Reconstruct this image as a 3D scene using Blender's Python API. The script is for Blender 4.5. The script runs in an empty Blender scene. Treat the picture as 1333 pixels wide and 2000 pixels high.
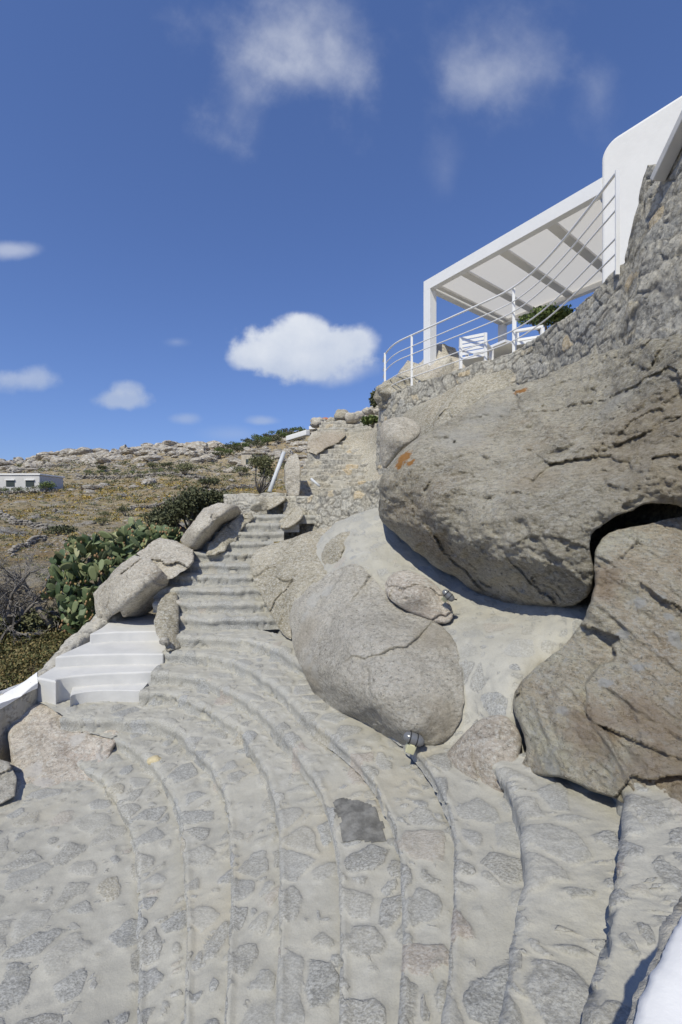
import bpy, math, random
import numpy as np
from mathutils import Vector

# ------------------------------------------------------------------ camera, sky, sun
FPX = 880.0            # focal length in photo pixels (photo 1333 x 2000)
EYE = 2.45             # camera height above the lower landing
sc = bpy.context.scene
cam = bpy.data.cameras.new('camera'); camo = bpy.data.objects.new('camera', cam)
sc.collection.objects.link(camo); sc.camera = camo
cam.sensor_fit = 'VERTICAL'; cam.sensor_height = 36.0; cam.sensor_width = 24.0
cam.lens = 36.0 * FPX / 2000.0
cam.clip_start = 0.05; cam.clip_end = 6000
camo.location = (0, 0, EYE); camo.rotation_euler = (math.radians(90), 0, 0)

SUN_AZ = 25.0          # light travels this far right of straight ahead
SUN_EL = 50.0
sun = bpy.data.lights.new('sun', 'SUN'); suno = bpy.data.objects.new('sun', sun)
sc.collection.objects.link(suno)
sun.energy = 3.75; sun.angle = math.radians(0.53); sun.color = (1.0, 0.952, 0.79)
ce, se = math.cos(math.radians(SUN_EL)), math.sin(math.radians(SUN_EL))
sdir = Vector((math.sin(math.radians(SUN_AZ)) * ce, math.cos(math.radians(SUN_AZ)) * ce, -se))
suno.rotation_euler = sdir.to_track_quat('-Z', 'Y').to_euler()
sc.view_settings.view_transform = 'Standard'; sc.view_settings.look = 'None'
sc.view_settings.exposure = 0.0; sc.view_settings.gamma = 1.0
sc.render.engine = 'CYCLES'
sc.cycles.max_bounces = 6; sc.cycles.diffuse_bounces = 3; sc.cycles.transparent_max_bounces = 8

W = bpy.data.worlds.new('World'); sc.world = W; W.use_nodes = True
SKY_STR = 0.105
def build_world():
    nt = W.node_tree; nt.nodes.clear(); N = nt.nodes; L = nt.links
    out = N.new('ShaderNodeOutputWorld'); bg = N.new('ShaderNodeBackground')
    sky = N.new('ShaderNodeTexSky'); sky.sky_type = 'NISHITA'; sky.sun_disc = False
    sky.sun_elevation = math.radians(SUN_EL)
    sky.sun_rotation = math.radians(180 + SUN_AZ)
    sky.altitude = 0; sky.air_density = 1.0; sky.dust_density = 0.25; sky.ozone_density = 3.0
    bg.inputs['Strength'].default_value = SKY_STR
    tint = N.new('ShaderNodeMix'); tint.data_type = 'RGBA'; tint.blend_type = 'MULTIPLY'
    tint.inputs[0].default_value = 1.0; tint.inputs[7].default_value = (0.90, 1.14, 1.80, 1)
    gm = N.new('ShaderNodeGamma'); gm.inputs[1].default_value = 0.74; L.new(sky.outputs[0], gm.inputs[0]); L.new(gm.outputs[0], tint.inputs[6])
    tc = N.new('ShaderNodeTexCoord'); sep = N.new('ShaderNodeSeparateXYZ'); L.new(tc.outputs['Generated'], sep.inputs[0])
    def M(op, a, b=None, c=None):
        m = N.new('ShaderNodeMath'); m.operation = op
        for i, v in enumerate((a, b, c)):
            if v is None: continue
            if isinstance(v, (int, float)): m.inputs[i].default_value = v
            else: L.new(v, m.inputs[i])
        return m.outputs[0]
    yy = M('MAXIMUM', sep.outputs[1], 0.05)
    r = M('DIVIDE', sep.outputs[0], yy); t = M('DIVIDE', sep.outputs[2], yy)
    comb = N.new('ShaderNodeCombineXYZ'); L.new(r, comb.inputs[0]); L.new(t, comb.inputs[1])
    def noise(scale, det, rough, mapping=(1, 1, 1), off=0.0, rot=0.0):
        mp = N.new('ShaderNodeMapping'); L.new(comb.outputs[0], mp.inputs[0])
        mp.inputs['Scale'].default_value = mapping; mp.inputs['Location'].default_value = (off, off * .7, off * .3)
        mp.inputs['Rotation'].default_value = (0, 0, rot)
        n = N.new('ShaderNodeTexNoise'); L.new(mp.outputs[0], n.inputs['Vector'])
        n.inputs['Scale'].default_value = scale; n.inputs['Detail'].default_value = det; n.inputs['Roughness'].default_value = rough
        return n.outputs[0]
    n1 = M('SUBTRACT', noise(13, 6, .55), .5)
    n2 = M('SUBTRACT', noise(4.6, 9, .56, (1.1, 1.0, 1), 3.3, .5), .5)
    total = None; cl_dy = []
    # px, py, half width, half height, noise amount, softness, opacity, which noise, flat base
    clouds = [(590, 690, 150, 78, 1.15, .36, .97, 1, 1), (690, 675, 62, 48, .7, .5, .9, 1, 1), (490, 700, 60, 40, .9, .5, .9, 1, 1),
              (590, 650, 80, 45, .6, .5, .92, 1, 1), (645, 715, 110, 48, .7, .6, .6, 1, 0),
              (245, 782, 74, 30, 1.3, .6, .72, 1, 1), (250, 762, 42, 24, 1.2, .6, .6, 1, 1), (45, 742, 85, 30, 1.3, .8, .62, 1, 0), (25, 488, 70, 22, 1.5, .9, .42, 2, 0),
              (362, 818, 42, 15, 1.0, .9, .42, 1, 0), (512, 822, 42, 15, .9, .8, .5, 1, 1), (345, 668, 42, 17, 1.3, 1.0, .22, 2, 0),
              (455, 848, 80, 22, 1.2, 1.0, .25, 2, 0),
              (565, 105, 220, 220, 2.8, 2.3, .60, 2, 0), (620, 150, 140, 80, 2.4, 1.7, .36, 2, 0), (480, 180, 100, 140, 2.0, 1.7, .35, 2, 0), (545, 60, 110, 90, 2.0, 1.5, .25, 2, 0),
              (980, 110, 210, 150, 3.4, 2.4, .34, 2, 0), (1170, 190, 80, 120, 2.4, 1.8, .26, 2, 0), (870, 330, 50, 95, 2.2, 1.9, .16, 2, 0), (940, 150, 100, 80, 3.0, 2.0, .25, 2, 0)]
    for (cx, cy, hw, hh, na, soft, op, which, flat) in clouds:
        dx = M('MULTIPLY', M('SUBTRACT', r, (cx - 666.5) / FPX), FPX / hw)
        dy = M('MULTIPLY', M('SUBTRACT', t, (1000 - cy) / FPX), FPX / hh)
        if flat:   # flatter base: stretch the lower half distance
            neg = M('MINIMUM', dy, 0.0); dy = M('ADD', dy, M('MULTIPLY', neg, .35))
        d = M('SQRT', M('ADD', M('MULTIPLY', dx, dx), M('MULTIPLY', dy, dy)))
        e = M('ADD', M('SUBTRACT', 1.0, d), M('MULTIPLY', n1 if which == 1 else n2, na))
        mr = N.new('ShaderNodeMapRange'); mr.interpolation_type = 'SMOOTHSTEP'
        L.new(e, mr.inputs[0]); mr.inputs[1].default_value = 0.0; mr.inputs[2].default_value = soft
        v = M('MULTIPLY', mr.outputs[0], op)
        if len(cl_dy) < 2: cl_dy.append(dy)
        total = v if total is None else M('SUBTRACT', M('ADD', total, v), M('MULTIPLY', total, v))
    cn = noise(9, 6, .6, (1, 1, 1), 7.0)
    cr = N.new('ShaderNodeMapRange'); L.new(cn, cr.inputs[0]); cr.inputs[1].default_value = .3; cr.inputs[2].default_value = .75
    ccol = N.new('ShaderNodeMix'); ccol.data_type = 'RGBA'; L.new(M('MINIMUM', M('MAXIMUM', M('ADD', M('MULTIPLY', cr.outputs[0], .45), M('ADD', M('MULTIPLY', cl_dy[0], .35), .25)), 0.0), 1.0), ccol.inputs[0])
    k = 1.0 / SKY_STR
    ccol.inputs[6].default_value = (.46 * k, .54 * k, .70 * k, 1); ccol.inputs[7].default_value = (.84 * k, .87 * k, .92 * k, 1)
    mix = N.new('ShaderNodeMix'); mix.data_type = 'RGBA'; L.new(total, mix.inputs[0]); L.new(tint.outputs[2], mix.inputs[6]); L.new(ccol.outputs[2], mix.inputs[7])
    L.new(mix.outputs[2], bg.inputs[0]); L.new(bg.outputs[0], out.inputs[0])
build_world()

# ------------------------------------------------------------------ numeric helpers
rng = np.random.RandomState(7)
PERM = np.concatenate([np.random.RandomState(11).permutation(256)] * 2)
GR = np.random.RandomState(5).normal(size=(256, 3)); GR /= np.linalg.norm(GR, axis=1)[:, None]
def hsh(i, j, k): return PERM[(PERM[(PERM[i & 255] + j) & 255] + k) & 255]
def gn(p):
    i = np.floor(p).astype(np.int64); f = p - i; u = f * f * f * (f * (f * 6 - 15) + 10)
    r = 0
    for a in (0, 1):
        for b in (0, 1):
            for c in (0, 1):
                g = GR[hsh(i[:, 0] + a, i[:, 1] + b, i[:, 2] + c)]
                dd = (g * (f - np.array([a, b, c]))).sum(1)
                w = (u[:, 0] if a else 1 - u[:, 0]) * (u[:, 1] if b else 1 - u[:, 1]) * (u[:, 2] if c else 1 - u[:, 2])
                r = r + w * dd
    return r * 1.5
def fbm(p, octv=5, rough=.5, lac=2.03):
    a, s, r = 1.0, 0.0, 0
    for o in range(octv):
        r = r + a * gn(p + 17.3 * o); s += a; a *= rough; p = p * lac
    return r / s
def ridged(p, octv=4, rough=.5):
    a, s, r = 1.0, 0.0, 0
    for o in range(octv):
        r = r + a * (1 - np.abs(gn(p + 9.1 * o)) * 2.0); s += a; a *= rough; p = p * 2.1
    return r / s
def voro(p, jit=.85):
    i0 = np.floor(p).astype(np.int64); n = len(p)
    f1 = np.full(n, 9.0); f2 = np.full(n, 9.0); cid = np.zeros(n, np.int64); cen = np.zeros((n, 3))
    for a in (-1, 0, 1):
        for b in (-1, 0, 1):
            for c in (-1, 0, 1):
                i = i0 + np.array([a, b, c]); h = hsh(i[:, 0], i[:, 1], i[:, 2])
                o = np.stack([PERM[h], PERM[(h + 71) & 255], PERM[(h + 143) & 255]], 1) / 255.0
                q = i + .5 + (o - .5) * jit
                d = np.linalg.norm(p - q, axis=1)
                m = d < f1
                f2 = np.where(m, f1, np.minimum(f2, d)); f1 = np.where(m, d, f1)
                cid = np.where(m, PERM[(h + 31) & 255], cid); cen[m] = q[m]
    return f1, f2, cid / 255.0, cen
def facets(p, seed=0):
    f1, f2, cid, cen = voro(p + seed)
    k = (cid * 255).astype(int)
    return ((p + seed - cen) * GR[k]).sum(1), f2 - f1
def P(px, py, d): return np.array([(px - 666.5) / FPX * d, d, EYE - (py - 1000) / FPX * d])
def G(px, py, z):
    d = (EYE - z) * FPX / (py - 1000.0); return P(px, py, d)
def smooth(e0, e1, x):
    t = np.clip((x - e0) / (e1 - e0), 0, 1); return t * t * (3 - 2 * t)
def tps(ctrl):
    c = np.array(ctrl, float); n = len(c); xy = c[:, :2] / 1000.0
    def U(r2): return np.where(r2 > 1e-12, .5 * r2 * np.log(np.maximum(r2, 1e-12)), 0)
    K = U(((xy[:, None] - xy[None]) ** 2).sum(2)) + np.eye(n) * 2e-4
    Pm = np.hstack([np.ones((n, 1)), xy]); A = np.zeros((n + 3, n + 3)); A[:n, :n] = K; A[:n, n:] = Pm; A[n:, :n] = Pm.T
    b = np.zeros(n + 3); b[:n] = np.log(c[:, 2]); w = np.linalg.solve(A, b)
    lo, hi = c[:, 2].min() * .8, c[:, 2].max() * 1.25
    def f(q):
        q = q / 1000.0; r2 = ((q[:, None] - xy[None]) ** 2).sum(2)
        return np.clip(np.exp(U(r2) @ w[:n] + np.hstack([np.ones((len(q), 1)), q]) @ w[n:]), lo, hi)
    return f
def polydist(q, poly):
    a = poly; b = np.roll(poly, -1, 0); ab = b - a; best = np.full(len(q), 1e9); near = np.zeros_like(q); inside = np.zeros(len(q), bool)
    for k in range(len(a)):
        t = np.clip(((q - a[k]) @ ab[k]) / max(ab[k] @ ab[k], 1e-9), 0, 1)
        c = a[k] + t[:, None] * ab[k]; d = np.linalg.norm(q - c, axis=1); m = d < best
        best[m] = d[m]; near[m] = c[m]
        cond = (a[k, 1] > q[:, 1]) != (b[k, 1] > q[:, 1])
        xi = a[k, 0] + (q[:, 1] - a[k, 1]) / (b[k, 1] - a[k, 1] + 1e-12) * (b[k, 0] - a[k, 0])
        inside ^= cond & (q[:, 0] < xi)
    return best, near, inside
def resample(pts, n):
    pts = np.asarray(pts, float); s = np.concatenate([[0], np.cumsum(np.linalg.norm(np.diff(pts, axis=0), axis=1))])
    t = np.linspace(0, s[-1], n); return np.stack([np.interp(t, s, pts[:, k]) for k in range(pts.shape[1])], 1)
def chaikin(pts, it=2, closed=False):
    p = np.asarray(pts, float)
    for _ in range(it):
        q = []
        n = len(p)
        if not closed: q.append(p[0])
        for k in range(n if closed else n - 1):
            a, b = p[k], p[(k + 1) % n]; q += [a * .75 + b * .25, a * .25 + b * .75]
        if not closed: q.append(p[-1])
        p = np.array(q)
    return p

# ------------------------------------------------------------------ object helpers
COL = sc.collection
WLOC = {}
def thing(name, label, cat, loc=(0, 0, 0), group=None):
    o = bpy.data.objects.new(name, None); COL.objects.link(o); o.location = tuple(loc)
    o.empty_display_size = .2
    o['label'] = label; o['category'] = cat
    if group: o['group'] = group
    WLOC[o.name] = np.array(loc, float); return o
def tag(o, label, cat, group=None, kind=None):
    o['label'] = label; o['category'] = cat
    if group: o['group'] = group
    if kind: o['kind'] = kind
    return o
def mk(name, V, F, mat, parent=None, smooth_=True, attrs=None, origin=None):
    V = np.asarray(V, float)
    if origin is None:
        origin = np.array([(V[:, 0].min() + V[:, 0].max()) / 2, (V[:, 1].min() + V[:, 1].max()) / 2, V[:, 2].min()])
    origin = np.asarray(origin, float)
    me = bpy.data.meshes.new(name)
    if isinstance(F, np.ndarray) and F.ndim == 2:
        k = F.shape[1]; nf = len(F)
        me.vertices.add(len(V)); me.vertices.foreach_set('co', (V - origin).astype(np.float32).ravel())
        me.loops.add(nf * k); me.loops.foreach_set('vertex_index', F.astype(np.int32).ravel())
        me.polygons.add(nf); me.polygons.foreach_set('loop_start', np.arange(0, nf * k, k, dtype=np.int32))
        me.update(calc_edges=True); me.validate()
    else:
        me.from_pydata([tuple(v) for v in (V - origin)], [], [tuple(int(i) for i in f) for f in F]); me.update()
    if attrs is not None and len(me.vertices) == len(V):
        at = me.attributes.new('mask', 'FLOAT_COLOR', 'POINT'); at.data.foreach_set('color', attrs.astype(np.float32).ravel())
    if smooth_: me.polygons.foreach_set('use_smooth', np.ones(len(me.polygons), bool))
    me.materials.append(mat)
    o = bpy.data.objects.new(name, me); COL.objects.link(o)
    if parent is not None:
        o.parent = parent; o.location = tuple(origin - WLOC[parent.name])
    else: o.location = tuple(origin)
    WLOC[o.name] = origin
    return o
class MB:
    def __init__(s): s.V = []; s.F = []
    def add(s, V, F):
        b = len(s.V); s.V += [tuple(v) for v in V]; s.F += [tuple(i + b for i in f) for f in F]; return s
    def box(s, c, size, rot=0.0):
        c = np.array(c, float); h = np.array(size) / 2; cr, sr = math.cos(rot), math.sin(rot); V = []
        for z in (-1, 1):
            for x, y in ((-1, -1), (1, -1), (1, 1), (-1, 1)):
                a, b = x * h[0], y * h[1]; V.append(c + [a * cr - b * sr, a * sr + b * cr, z * h[2]])
        return s.add(V, [(3, 2, 1, 0), (4, 5, 6, 7), (0, 1, 5, 4), (1, 2, 6, 5), (2, 3, 7, 6), (3, 0, 4, 7)])
    def beam(s, a, b, w, h, up=(0, 0, 1)):
        a = np.array(a, float); b = np.array(b, float); d = b - a; d /= np.linalg.norm(d); u = np.array(up, float)
        r = np.cross(d, u); r /= np.linalg.norm(r); u = np.cross(r, d); V = []
        for q in (a, b):
            for x, y in ((-1, -1), (1, -1), (1, 1), (-1, 1)): V.append(q + r * x * w / 2 + u * y * h / 2)
        return s.add(V, [(0, 1, 2, 3), (7, 6, 5, 4), (0, 4, 5, 1), (1, 5, 6, 2), (2, 6, 7, 3), (3, 7, 4, 0)])
    def tube(s, pts, r, n=8, cap=True):
        pts = np.asarray(pts, float); m = len(pts); rr = np.full(m, r) if np.isscalar(r) else np.asarray(r); b = len(s.V); prev = None
        for k in range(m):
            d = pts[min(k + 1, m - 1)] - pts[max(k - 1, 0)]; d /= max(np.linalg.norm(d), 1e-9)
            if prev is None:
                u = np.cross(d, [0, 0, 1.0]) if abs(d[2]) < .9 else np.cross(d, [1.0, 0, 0])
            else: u = prev - d * (prev @ d)
            u /= max(np.linalg.norm(u), 1e-9); prev = u; v = np.cross(d, u)
            for q in range(n):
                a = 2 * math.pi * q / n; s.V.append(tuple(pts[k] + rr[k] * (math.cos(a) * u + math.sin(a) * v)))
        for k in range(m - 1):
            for q in range(n):
                s.F.append((b + k * n + q, b + k * n + (q + 1) % n, b + (k + 1) * n + (q + 1) % n, b + (k + 1) * n + q))
        if cap: s.F.append(tuple(b + q for q in range(n))[::-1]); s.F.append(tuple(b + (m - 1) * n + q for q in range(n)))
        return s
    def prism(s, poly, z0, z1):
        n = len(poly); V = [(p[0], p[1], z0) for p in poly] + [(p[0], p[1], z1) for p in poly]
        return s.add(V, [tuple(range(n))[::-1], tuple(range(n, 2 * n))] + [(k, (k + 1) % n, n + (k + 1) % n, n + k) for k in range(n)])
    def lathe(s, c, prof, n=16, axis=None):
        ax = np.array(axis if axis is not None else (0, 0, 1), float); ax /= np.linalg.norm(ax)
        u = np.cross(ax, [0, 1.0, 0.01]); u /= np.linalg.norm(u); v = np.cross(ax, u); b = len(s.V); c = np.array(c, float)
        for (r, h) in prof:
            for q in range(n):
                a = 2 * math.pi * q / n; s.V.append(tuple(c + ax * h + r * (math.cos(a) * u + math.sin(a) * v)))
        for k in range(len(prof) - 1):
            for q in range(n): s.F.append((b + k * n + q, b + k * n + (q + 1) % n, b + (k + 1) * n + (q + 1) % n, b + (k + 1) * n + q))
        return s
    def build(s, name, mat, parent=None, smooth_=False, bevel=0.0, seg=2):
        o = mk(name, np.array(s.V), s.F, mat, parent, smooth_)
        if bevel:
            m = o.modifiers.new('bevel', 'BEVEL'); m.width = bevel; m.segments = seg; m.limit_method = 'ANGLE'; m.angle_limit = math.radians(35)
            for p in o.data.polygons: p.use_smooth = True
            w = o.modifiers.new('wn', 'WEIGHTED_NORMAL'); w.keep_sharp = True
        return o

# ------------------------------------------------------------------ materials
class NT:
    def __init__(s, name, rough=.9, spec=.25):
        s.m = bpy.data.materials.new(name); s.m.use_nodes = True; s.t = s.m.node_tree; s.N = s.t.nodes; s.L = s.t.links
        s.b = s.N['Principled BSDF']; s.b.inputs['Roughness'].default_value = rough; s.b.inputs['Specular IOR Level'].default_value = spec
        s.tc = s.N.new('ShaderNodeTexCoord'); s.co = s.tc.outputs['Object']
    def link(s, v, i):
        if isinstance(v, (int, float)): i.default_value = v
        elif isinstance(v, tuple): i.default_value = v if len(v) != 3 or i.type == 'VECTOR' else v + (1,)
        else: s.L.new(v, i)
    def map(s, scale=(1, 1, 1), rot=(0, 0, 0), src=None, loc=(0, 0, 0)):
        m = s.N.new('ShaderNodeMapping'); s.L.new(src or s.co, m.inputs[0]); m.inputs['Scale'].default_value = scale
        m.inputs['Rotation'].default_value = rot; m.inputs['Location'].default_value = loc; return m.outputs[0]
    def noise(s, scale, det=6, rough=.55, src=None, dist=0.0):
        n = s.N.new('ShaderNodeTexNoise'); s.L.new(src or s.co, n.inputs['Vector']); n.inputs['Scale'].default_value = scale
        n.inputs['Detail'].default_value = det; n.inputs['Roughness'].default_value = rough; n.inputs['Distortion'].default_value = dist; return n.outputs[0]
    def vor(s, scale, feat='F1', out='Distance', src=None, rnd=1.0):
        n = s.N.new('ShaderNodeTexVoronoi'); n.feature = feat; s.L.new(src or s.co, n.inputs['Vector']); n.inputs['Scale'].default_value = scale
        n.inputs['Randomness'].default_value = rnd; return n.outputs[out]
    def math(s, op, a, b=None, c=None):
        m = s.N.new('ShaderNodeMath'); m.operation = op
        for i, v in enumerate((a, b, c)):
            if v is not None: s.link(v, m.inputs[i])
        return m.outputs[0]
    def step(s, v, a, b, lo=0.0, hi=1.0):
        m = s.N.new('ShaderNodeMapRange'); m.interpolation_type = 'SMOOTHSTEP'; s.L.new(v, m.inputs[0])
        for i, x in zip((1, 2, 3, 4), (a, b, lo, hi)): m.inputs[i].default_value = x
        return m.outputs[0]
    def mix(s, f, a, b, mode='MIX'):
        m = s.N.new('ShaderNodeMix'); m.data_type = 'RGBA'; m.blend_type = mode; s.link(f, m.inputs[0]); s.link(a, m.inputs[6]); s.link(b, m.inputs[7]); return m.outputs[2]
    def ramp(s, v, stops):
        r = s.N.new('ShaderNodeValToRGB'); s.L.new(v, r.inputs[0]); e = r.color_ramp.elements
        while len(e) < len(stops): e.new(.5)
        for el, (p, c) in zip(e, stops): el.position = p; el.color = tuple(c) + (1,)
        return r.outputs[0]
    def attr(s):
        a = s.N.new('ShaderNodeAttribute'); a.attribute_name = 'mask'; q = s.N.new('ShaderNodeSeparateColor'); s.L.new(a.outputs['Color'], q.inputs[0]); return q.outputs
    def col(s, c): s.link(c, s.b.inputs['Base Color'])
    def bump(s, h, dist, prev=None, strength=1.0):
        b = s.N.new('ShaderNodeBump'); s.L.new(h, b.inputs['Height']); b.inputs['Distance'].default_value = dist; b.inputs['Strength'].default_value = strength
        if prev is not None: s.L.new(prev, b.inputs['Normal'])
        return b.outputs[0]
    def nrm(s, n): s.L.new(n, s.b.inputs['Normal'])

def rock_mat(name, dark, mid, light,  ochre=(.30, .20, .11), och=.35, streak=(3, 3, 14), rot=(0, .5, .4), lichen=.12, bump=.02, speck=70, orange=0.0):
    n = NT(name, .93, .12)
    kk = (1.22, 1.17, 1.08); dark, mid, light = [tuple(min(.85, a * b) for a, b in zip(q, kk)) for q in (dark, mid, light)]
    base = n.noise(1.3, 10, .68, dist=.6)
    big = n.noise(.7, 6, .6, n.map((1, 1, 1), loc=(4, 7, 2)), .4)
    c = n.ramp(base, [(.30, dark), (.46, mid), (.66, light)])
    c = n.mix(n.step(big, .60 - och * .30, .76 - och * .2, 0, .60), c, ochre)
    g = n.map(streak, rot); gs = n.noise(6, 9, .74, g, .5)
    c = n.mix(n.step(gs, .34, .52, .50, 0.0), c, tuple(x * .5 for x in dark))
    c = n.mix(n.step(gs, .50, .70, 0, .40), c, tuple(min(1, x * 1.3) for x in light))
    md = n.noise(14, 8, .75, n.map((1, 1, 1), loc=(6, 2, 4))); c = n.mix(n.step(md, .36, .48, .28, 0), c, tuple(x * .6 for x in dark))
    c = n.mix(n.step(md, .52, .66, 0, .35), c, (.60, .58, .54))
    gm = n.map((1, 1, 1.7), rot, loc=(2, 5, 1))
    sp = n.noise(speck * .50, 5, .85, gm); c = n.mix(n.step(sp, .50, .57, 0, .62), c, (.80, .785, .73))
    sp2 = n.noise(speck * .42, 5, .85, n.map((1, 1, 1.7), rot, loc=(3, 3, 9))); c = n.mix(n.step(sp2, .55, .61, 0, .58), c, (.12, .11, .09))
    sp3 = n.noise(speck * 1.3, 3, .8, n.map((1, 1, 1), loc=(7, 1, 9))); c = n.mix(n.step(sp3, .52, .66, 0, .28), c, (.14, .13, .11))
    lv = n.noise(5, 9, .75, n.map((1, 1, 1), loc=(9, 1, 5))); c = n.mix(n.step(lv, .66 - lichen * .5, .72 - lichen * .4, 0, .65), c, (.62, .62, .58))
    if orange:
        ov = n.noise(2.2, 9, .7, n.map((1, 1, 1), loc=(2, 8, 5))); c = n.mix(n.step(ov, .78 - orange, .80 - orange, 0, .9), c, (.48, .17, .02))
    n.col(c)
    b1 = n.bump(gs, bump * 1.3); b2 = n.bump(md, bump * 1.2, b1); b3 = n.bump(n.noise(32, 9, .85), bump * 1.1, b2)
    n.nrm(b3); return n.m
M_big = rock_mat('boulder_brown', (.26, .24, .20), (.48, .455, .39), (.68, .655, .58), (.44, .32, .19), .30, (2.0, 2.0, 5), (0.2, -.35, .3), .12, .04, 60, .05)
M_right = rock_mat('boulder_streaked', (.37, .32, .25), (.60, .55, .46), (.77, .72, .63), (.56, .42, .28), .48, (1.6, 1.6, 11), (.15, -.75, .1), .2, .035, 60)
M_mid = rock_mat('boulder_grey', (.33, .315, .29), (.48, .465, .43), (.60, .585, .55), (.47, .41, .30), .15, (2.2, 2.2, 7), (.2, -.6, .2), .06, .022, 75)
M_pink = rock_mat('boulder_pink', (.30, .27, .24), (.47, .43, .39), (.60, .575, .54), (.47, .34, .27), .6, (1.6, 1.6, 8), (.1, -.7, .3), .16, .014, 70)
M_left = rock_mat('boulder_pale', (.31, .29, .255), (.46, .43, .38), (.58, .56, .51), (.45, .34, .25), .35, (1.6, 1.6, 4), (.2, .4, .6), .10, .02, 60)
M_olive = rock_mat('boulder_olive', (.23, .215, .17), (.37, .345, .28), (.50, .475, .41), (.46, .38, .26), .4, (1.6, 1.6, 5), (.2, .3, .6), .10, .02, 60)
M_hillrock = rock_mat('hill_rock', (.19, .17, .14), (.31, .28, .24), (.42, .385, .34), (.32, .24, .16), .3, (.5, .5, 1.2), (.1, .3, .1), .1, .1, 4)

def mortar_mat(name, stone_on=True, mortar=(.45, .434, .382), rec=.008, dark=1.0):
    n = NT(name, .92, .15)
    a = n.attr(); sd, rnd, r2 = a[0], a[1], a[2]
    wob = n.math('MULTIPLY', n.math('SUBTRACT', n.noise(22, 8, .7), .5), .22)
    mk_ = n.math('ADD', sd, wob)
    mask = n.step(mk_, -.02, .06)
    mort = n.mix(n.step(n.noise(2.3, 8, .65), .35, .70), mortar, tuple(x * .84 for x in mortar))
    mort = n.mix(n.step(n.noise(1.1, 4, .6, n.map((1, 1, 1), loc=(5, 2, 8))), .55, .75, 0, .30), mort, (.47, .41, .29))
    mort = n.mix(n.step(n.noise(120, 3, .7), .45, .7, 0, .25), mort, (.24, .235, .22))
    mort = n.mix(n.step(n.noise(7, 9, .75, n.map((1, 1, 1), loc=(3, 6, 2))), .50, .68, 0, .38), mort, (.27, .265, .25))
    mort = n.mix(n.step(n.noise(4, 9, .7, n.map((1, 1, 1), loc=(1, 2, 7))), .52, .68, 0, .4), mort, (.52, .51, .47))
    st = n.ramp(rnd, [(.0, (.27, .272, .27)), (.20, (.36, .36, .345)), (.38, (.31, .30, .27)), (.52, (.42, .405, .36)), (.66, (.34, .342, .34)), (.80, (.40, .38, .33)), (.88, (.32, .31, .28)), (.94, (.44, .40, .31)), (.985, (.40, .34, .29))])
    f = n.noise(70, 6, .8, n.map((1, 1.6, 1), (0, 0, .6)))
    st = n.mix(n.step(f, .46, .60, 0, .65), st, (.54, .54, .52)); st = n.mix(n.step(f, .38, .52, .50, 0), st, (.12, .12, .115))
    fade = n.step(r2, 0.0, 1.0, .42, .95)
    film = n.step(n.noise(10, 9, .8), .52, .66, 1.0, .35)
    mk2 = n.math('MULTIPLY', n.math('MULTIPLY', mask, fade), film)
    c = n.mix(mk2, mort, st)
    if dark != 1.0: c = n.mix(1.0, c, (dark, dark, dark), 'MULTIPLY')
    n.col(c)
    h = n.math('MULTIPLY', mk2, n.noise(55, 6, .7))
    b1 = n.bump(n.noise(14, 8, .6), .006); b2 = n.bump(h, rec, b1); b3 = n.bump(n.noise(140, 3, .6), .0012, b2)
    n.nrm(b3); return n.m
M_pave = mortar_mat('mortared_paving')
M_slope = mortar_mat('mortared_slope')
def masonry_mat(name, gap=(.16, .15, .13), tint=(1, 1, 1), k=1.0):
    n = NT(name, .93, .15)
    a = n.attr(); sd, rnd = a[0], a[1]
    wob = n.math('MULTIPLY', n.math('SUBTRACT', n.noise(18, 5, .65), .5), .16)
    mask = n.step(n.math('ADD', sd, wob), -.01, .09)
    st = n.ramp(rnd, [(.0, (.18, .18, .175)), (.25, (.29, .29, .28)), (.45, (.24, .23, .205)), (.62, (.34, .33, .30)), (.78, (.26, .265, .27)), (.92, (.33, .31, .26)), (.985, (.36, .30, .21))])
    f = n.noise(22, 7, .75)
    st = n.mix(n.step(f, .45, .62, 0, .55), st, (.47, .46, .43)); st = n.mix(n.step(f, .36, .50, .65, 0), st, (.10, .095, .09))
    st = n.mix(1.0, st, tuple(x * k for x in tint), 'MULTIPLY')
    c = n.mix(mask, n.mix(n.noise(12), gap, tuple(x * 1.9 for x in gap)), st); n.col(c)
    n.nrm(n.bump(n.noise(70, 4, .7), .004, n.bump(n.noise(16, 8, .65), .02))); return n.m
M_mason = masonry_mat('masonry_grey', (.19, .18, .16), (1.14, 1.10, 1.01), 1.25)
M_mason_m = masonry_mat('masonry_mortared', (.30, .285, .25), (1.06, 1.02, .95), 1.35)
def plain(name, c, rough=.6, spec=.3, nscale=6, var=.06, bmp=.0, metal=0.0, bs=20):
    n = NT(name, rough, spec); n.b.inputs['Metallic'].default_value = metal
    v = n.noise(nscale, 6, .6); n.col(n.mix(n.step(v, .3, .7), c, tuple(max(0, x * (1 - var * 2)) for x in c)))
    if bmp: n.nrm(n.bump(n.noise(bs, 6, .6), bmp))
    return n.m
M_white = plain('white_paint', (.82, .82, .82), .45, .35, 3, .02, .0005)
M_lime = plain('whitewash', (.84, .83, .81), .75, .2, 2.5, .02, .004, bs=7)
def plaster():
    n = NT('pale_plaster', .8, .2); v = n.noise(3, 8, .6); w = n.noise(1.2, 4, .6, n.map((1, 1, 4)))
    c = n.mix(n.step(v, .35, .7), (.62, .61, .59), (.55, .545, .53)); c = n.mix(n.step(w, .55, .75, 0, .5), c, (.50, .495, .485)); n.col(c)
    n.nrm(n.bump(n.noise(9, 6, .5), .006)); return n.m
M_plaster = plaster()
M_canvas = plain('roof_canvas', (.60, .57, .53), .9, .1, 1.5, .03)
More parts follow.
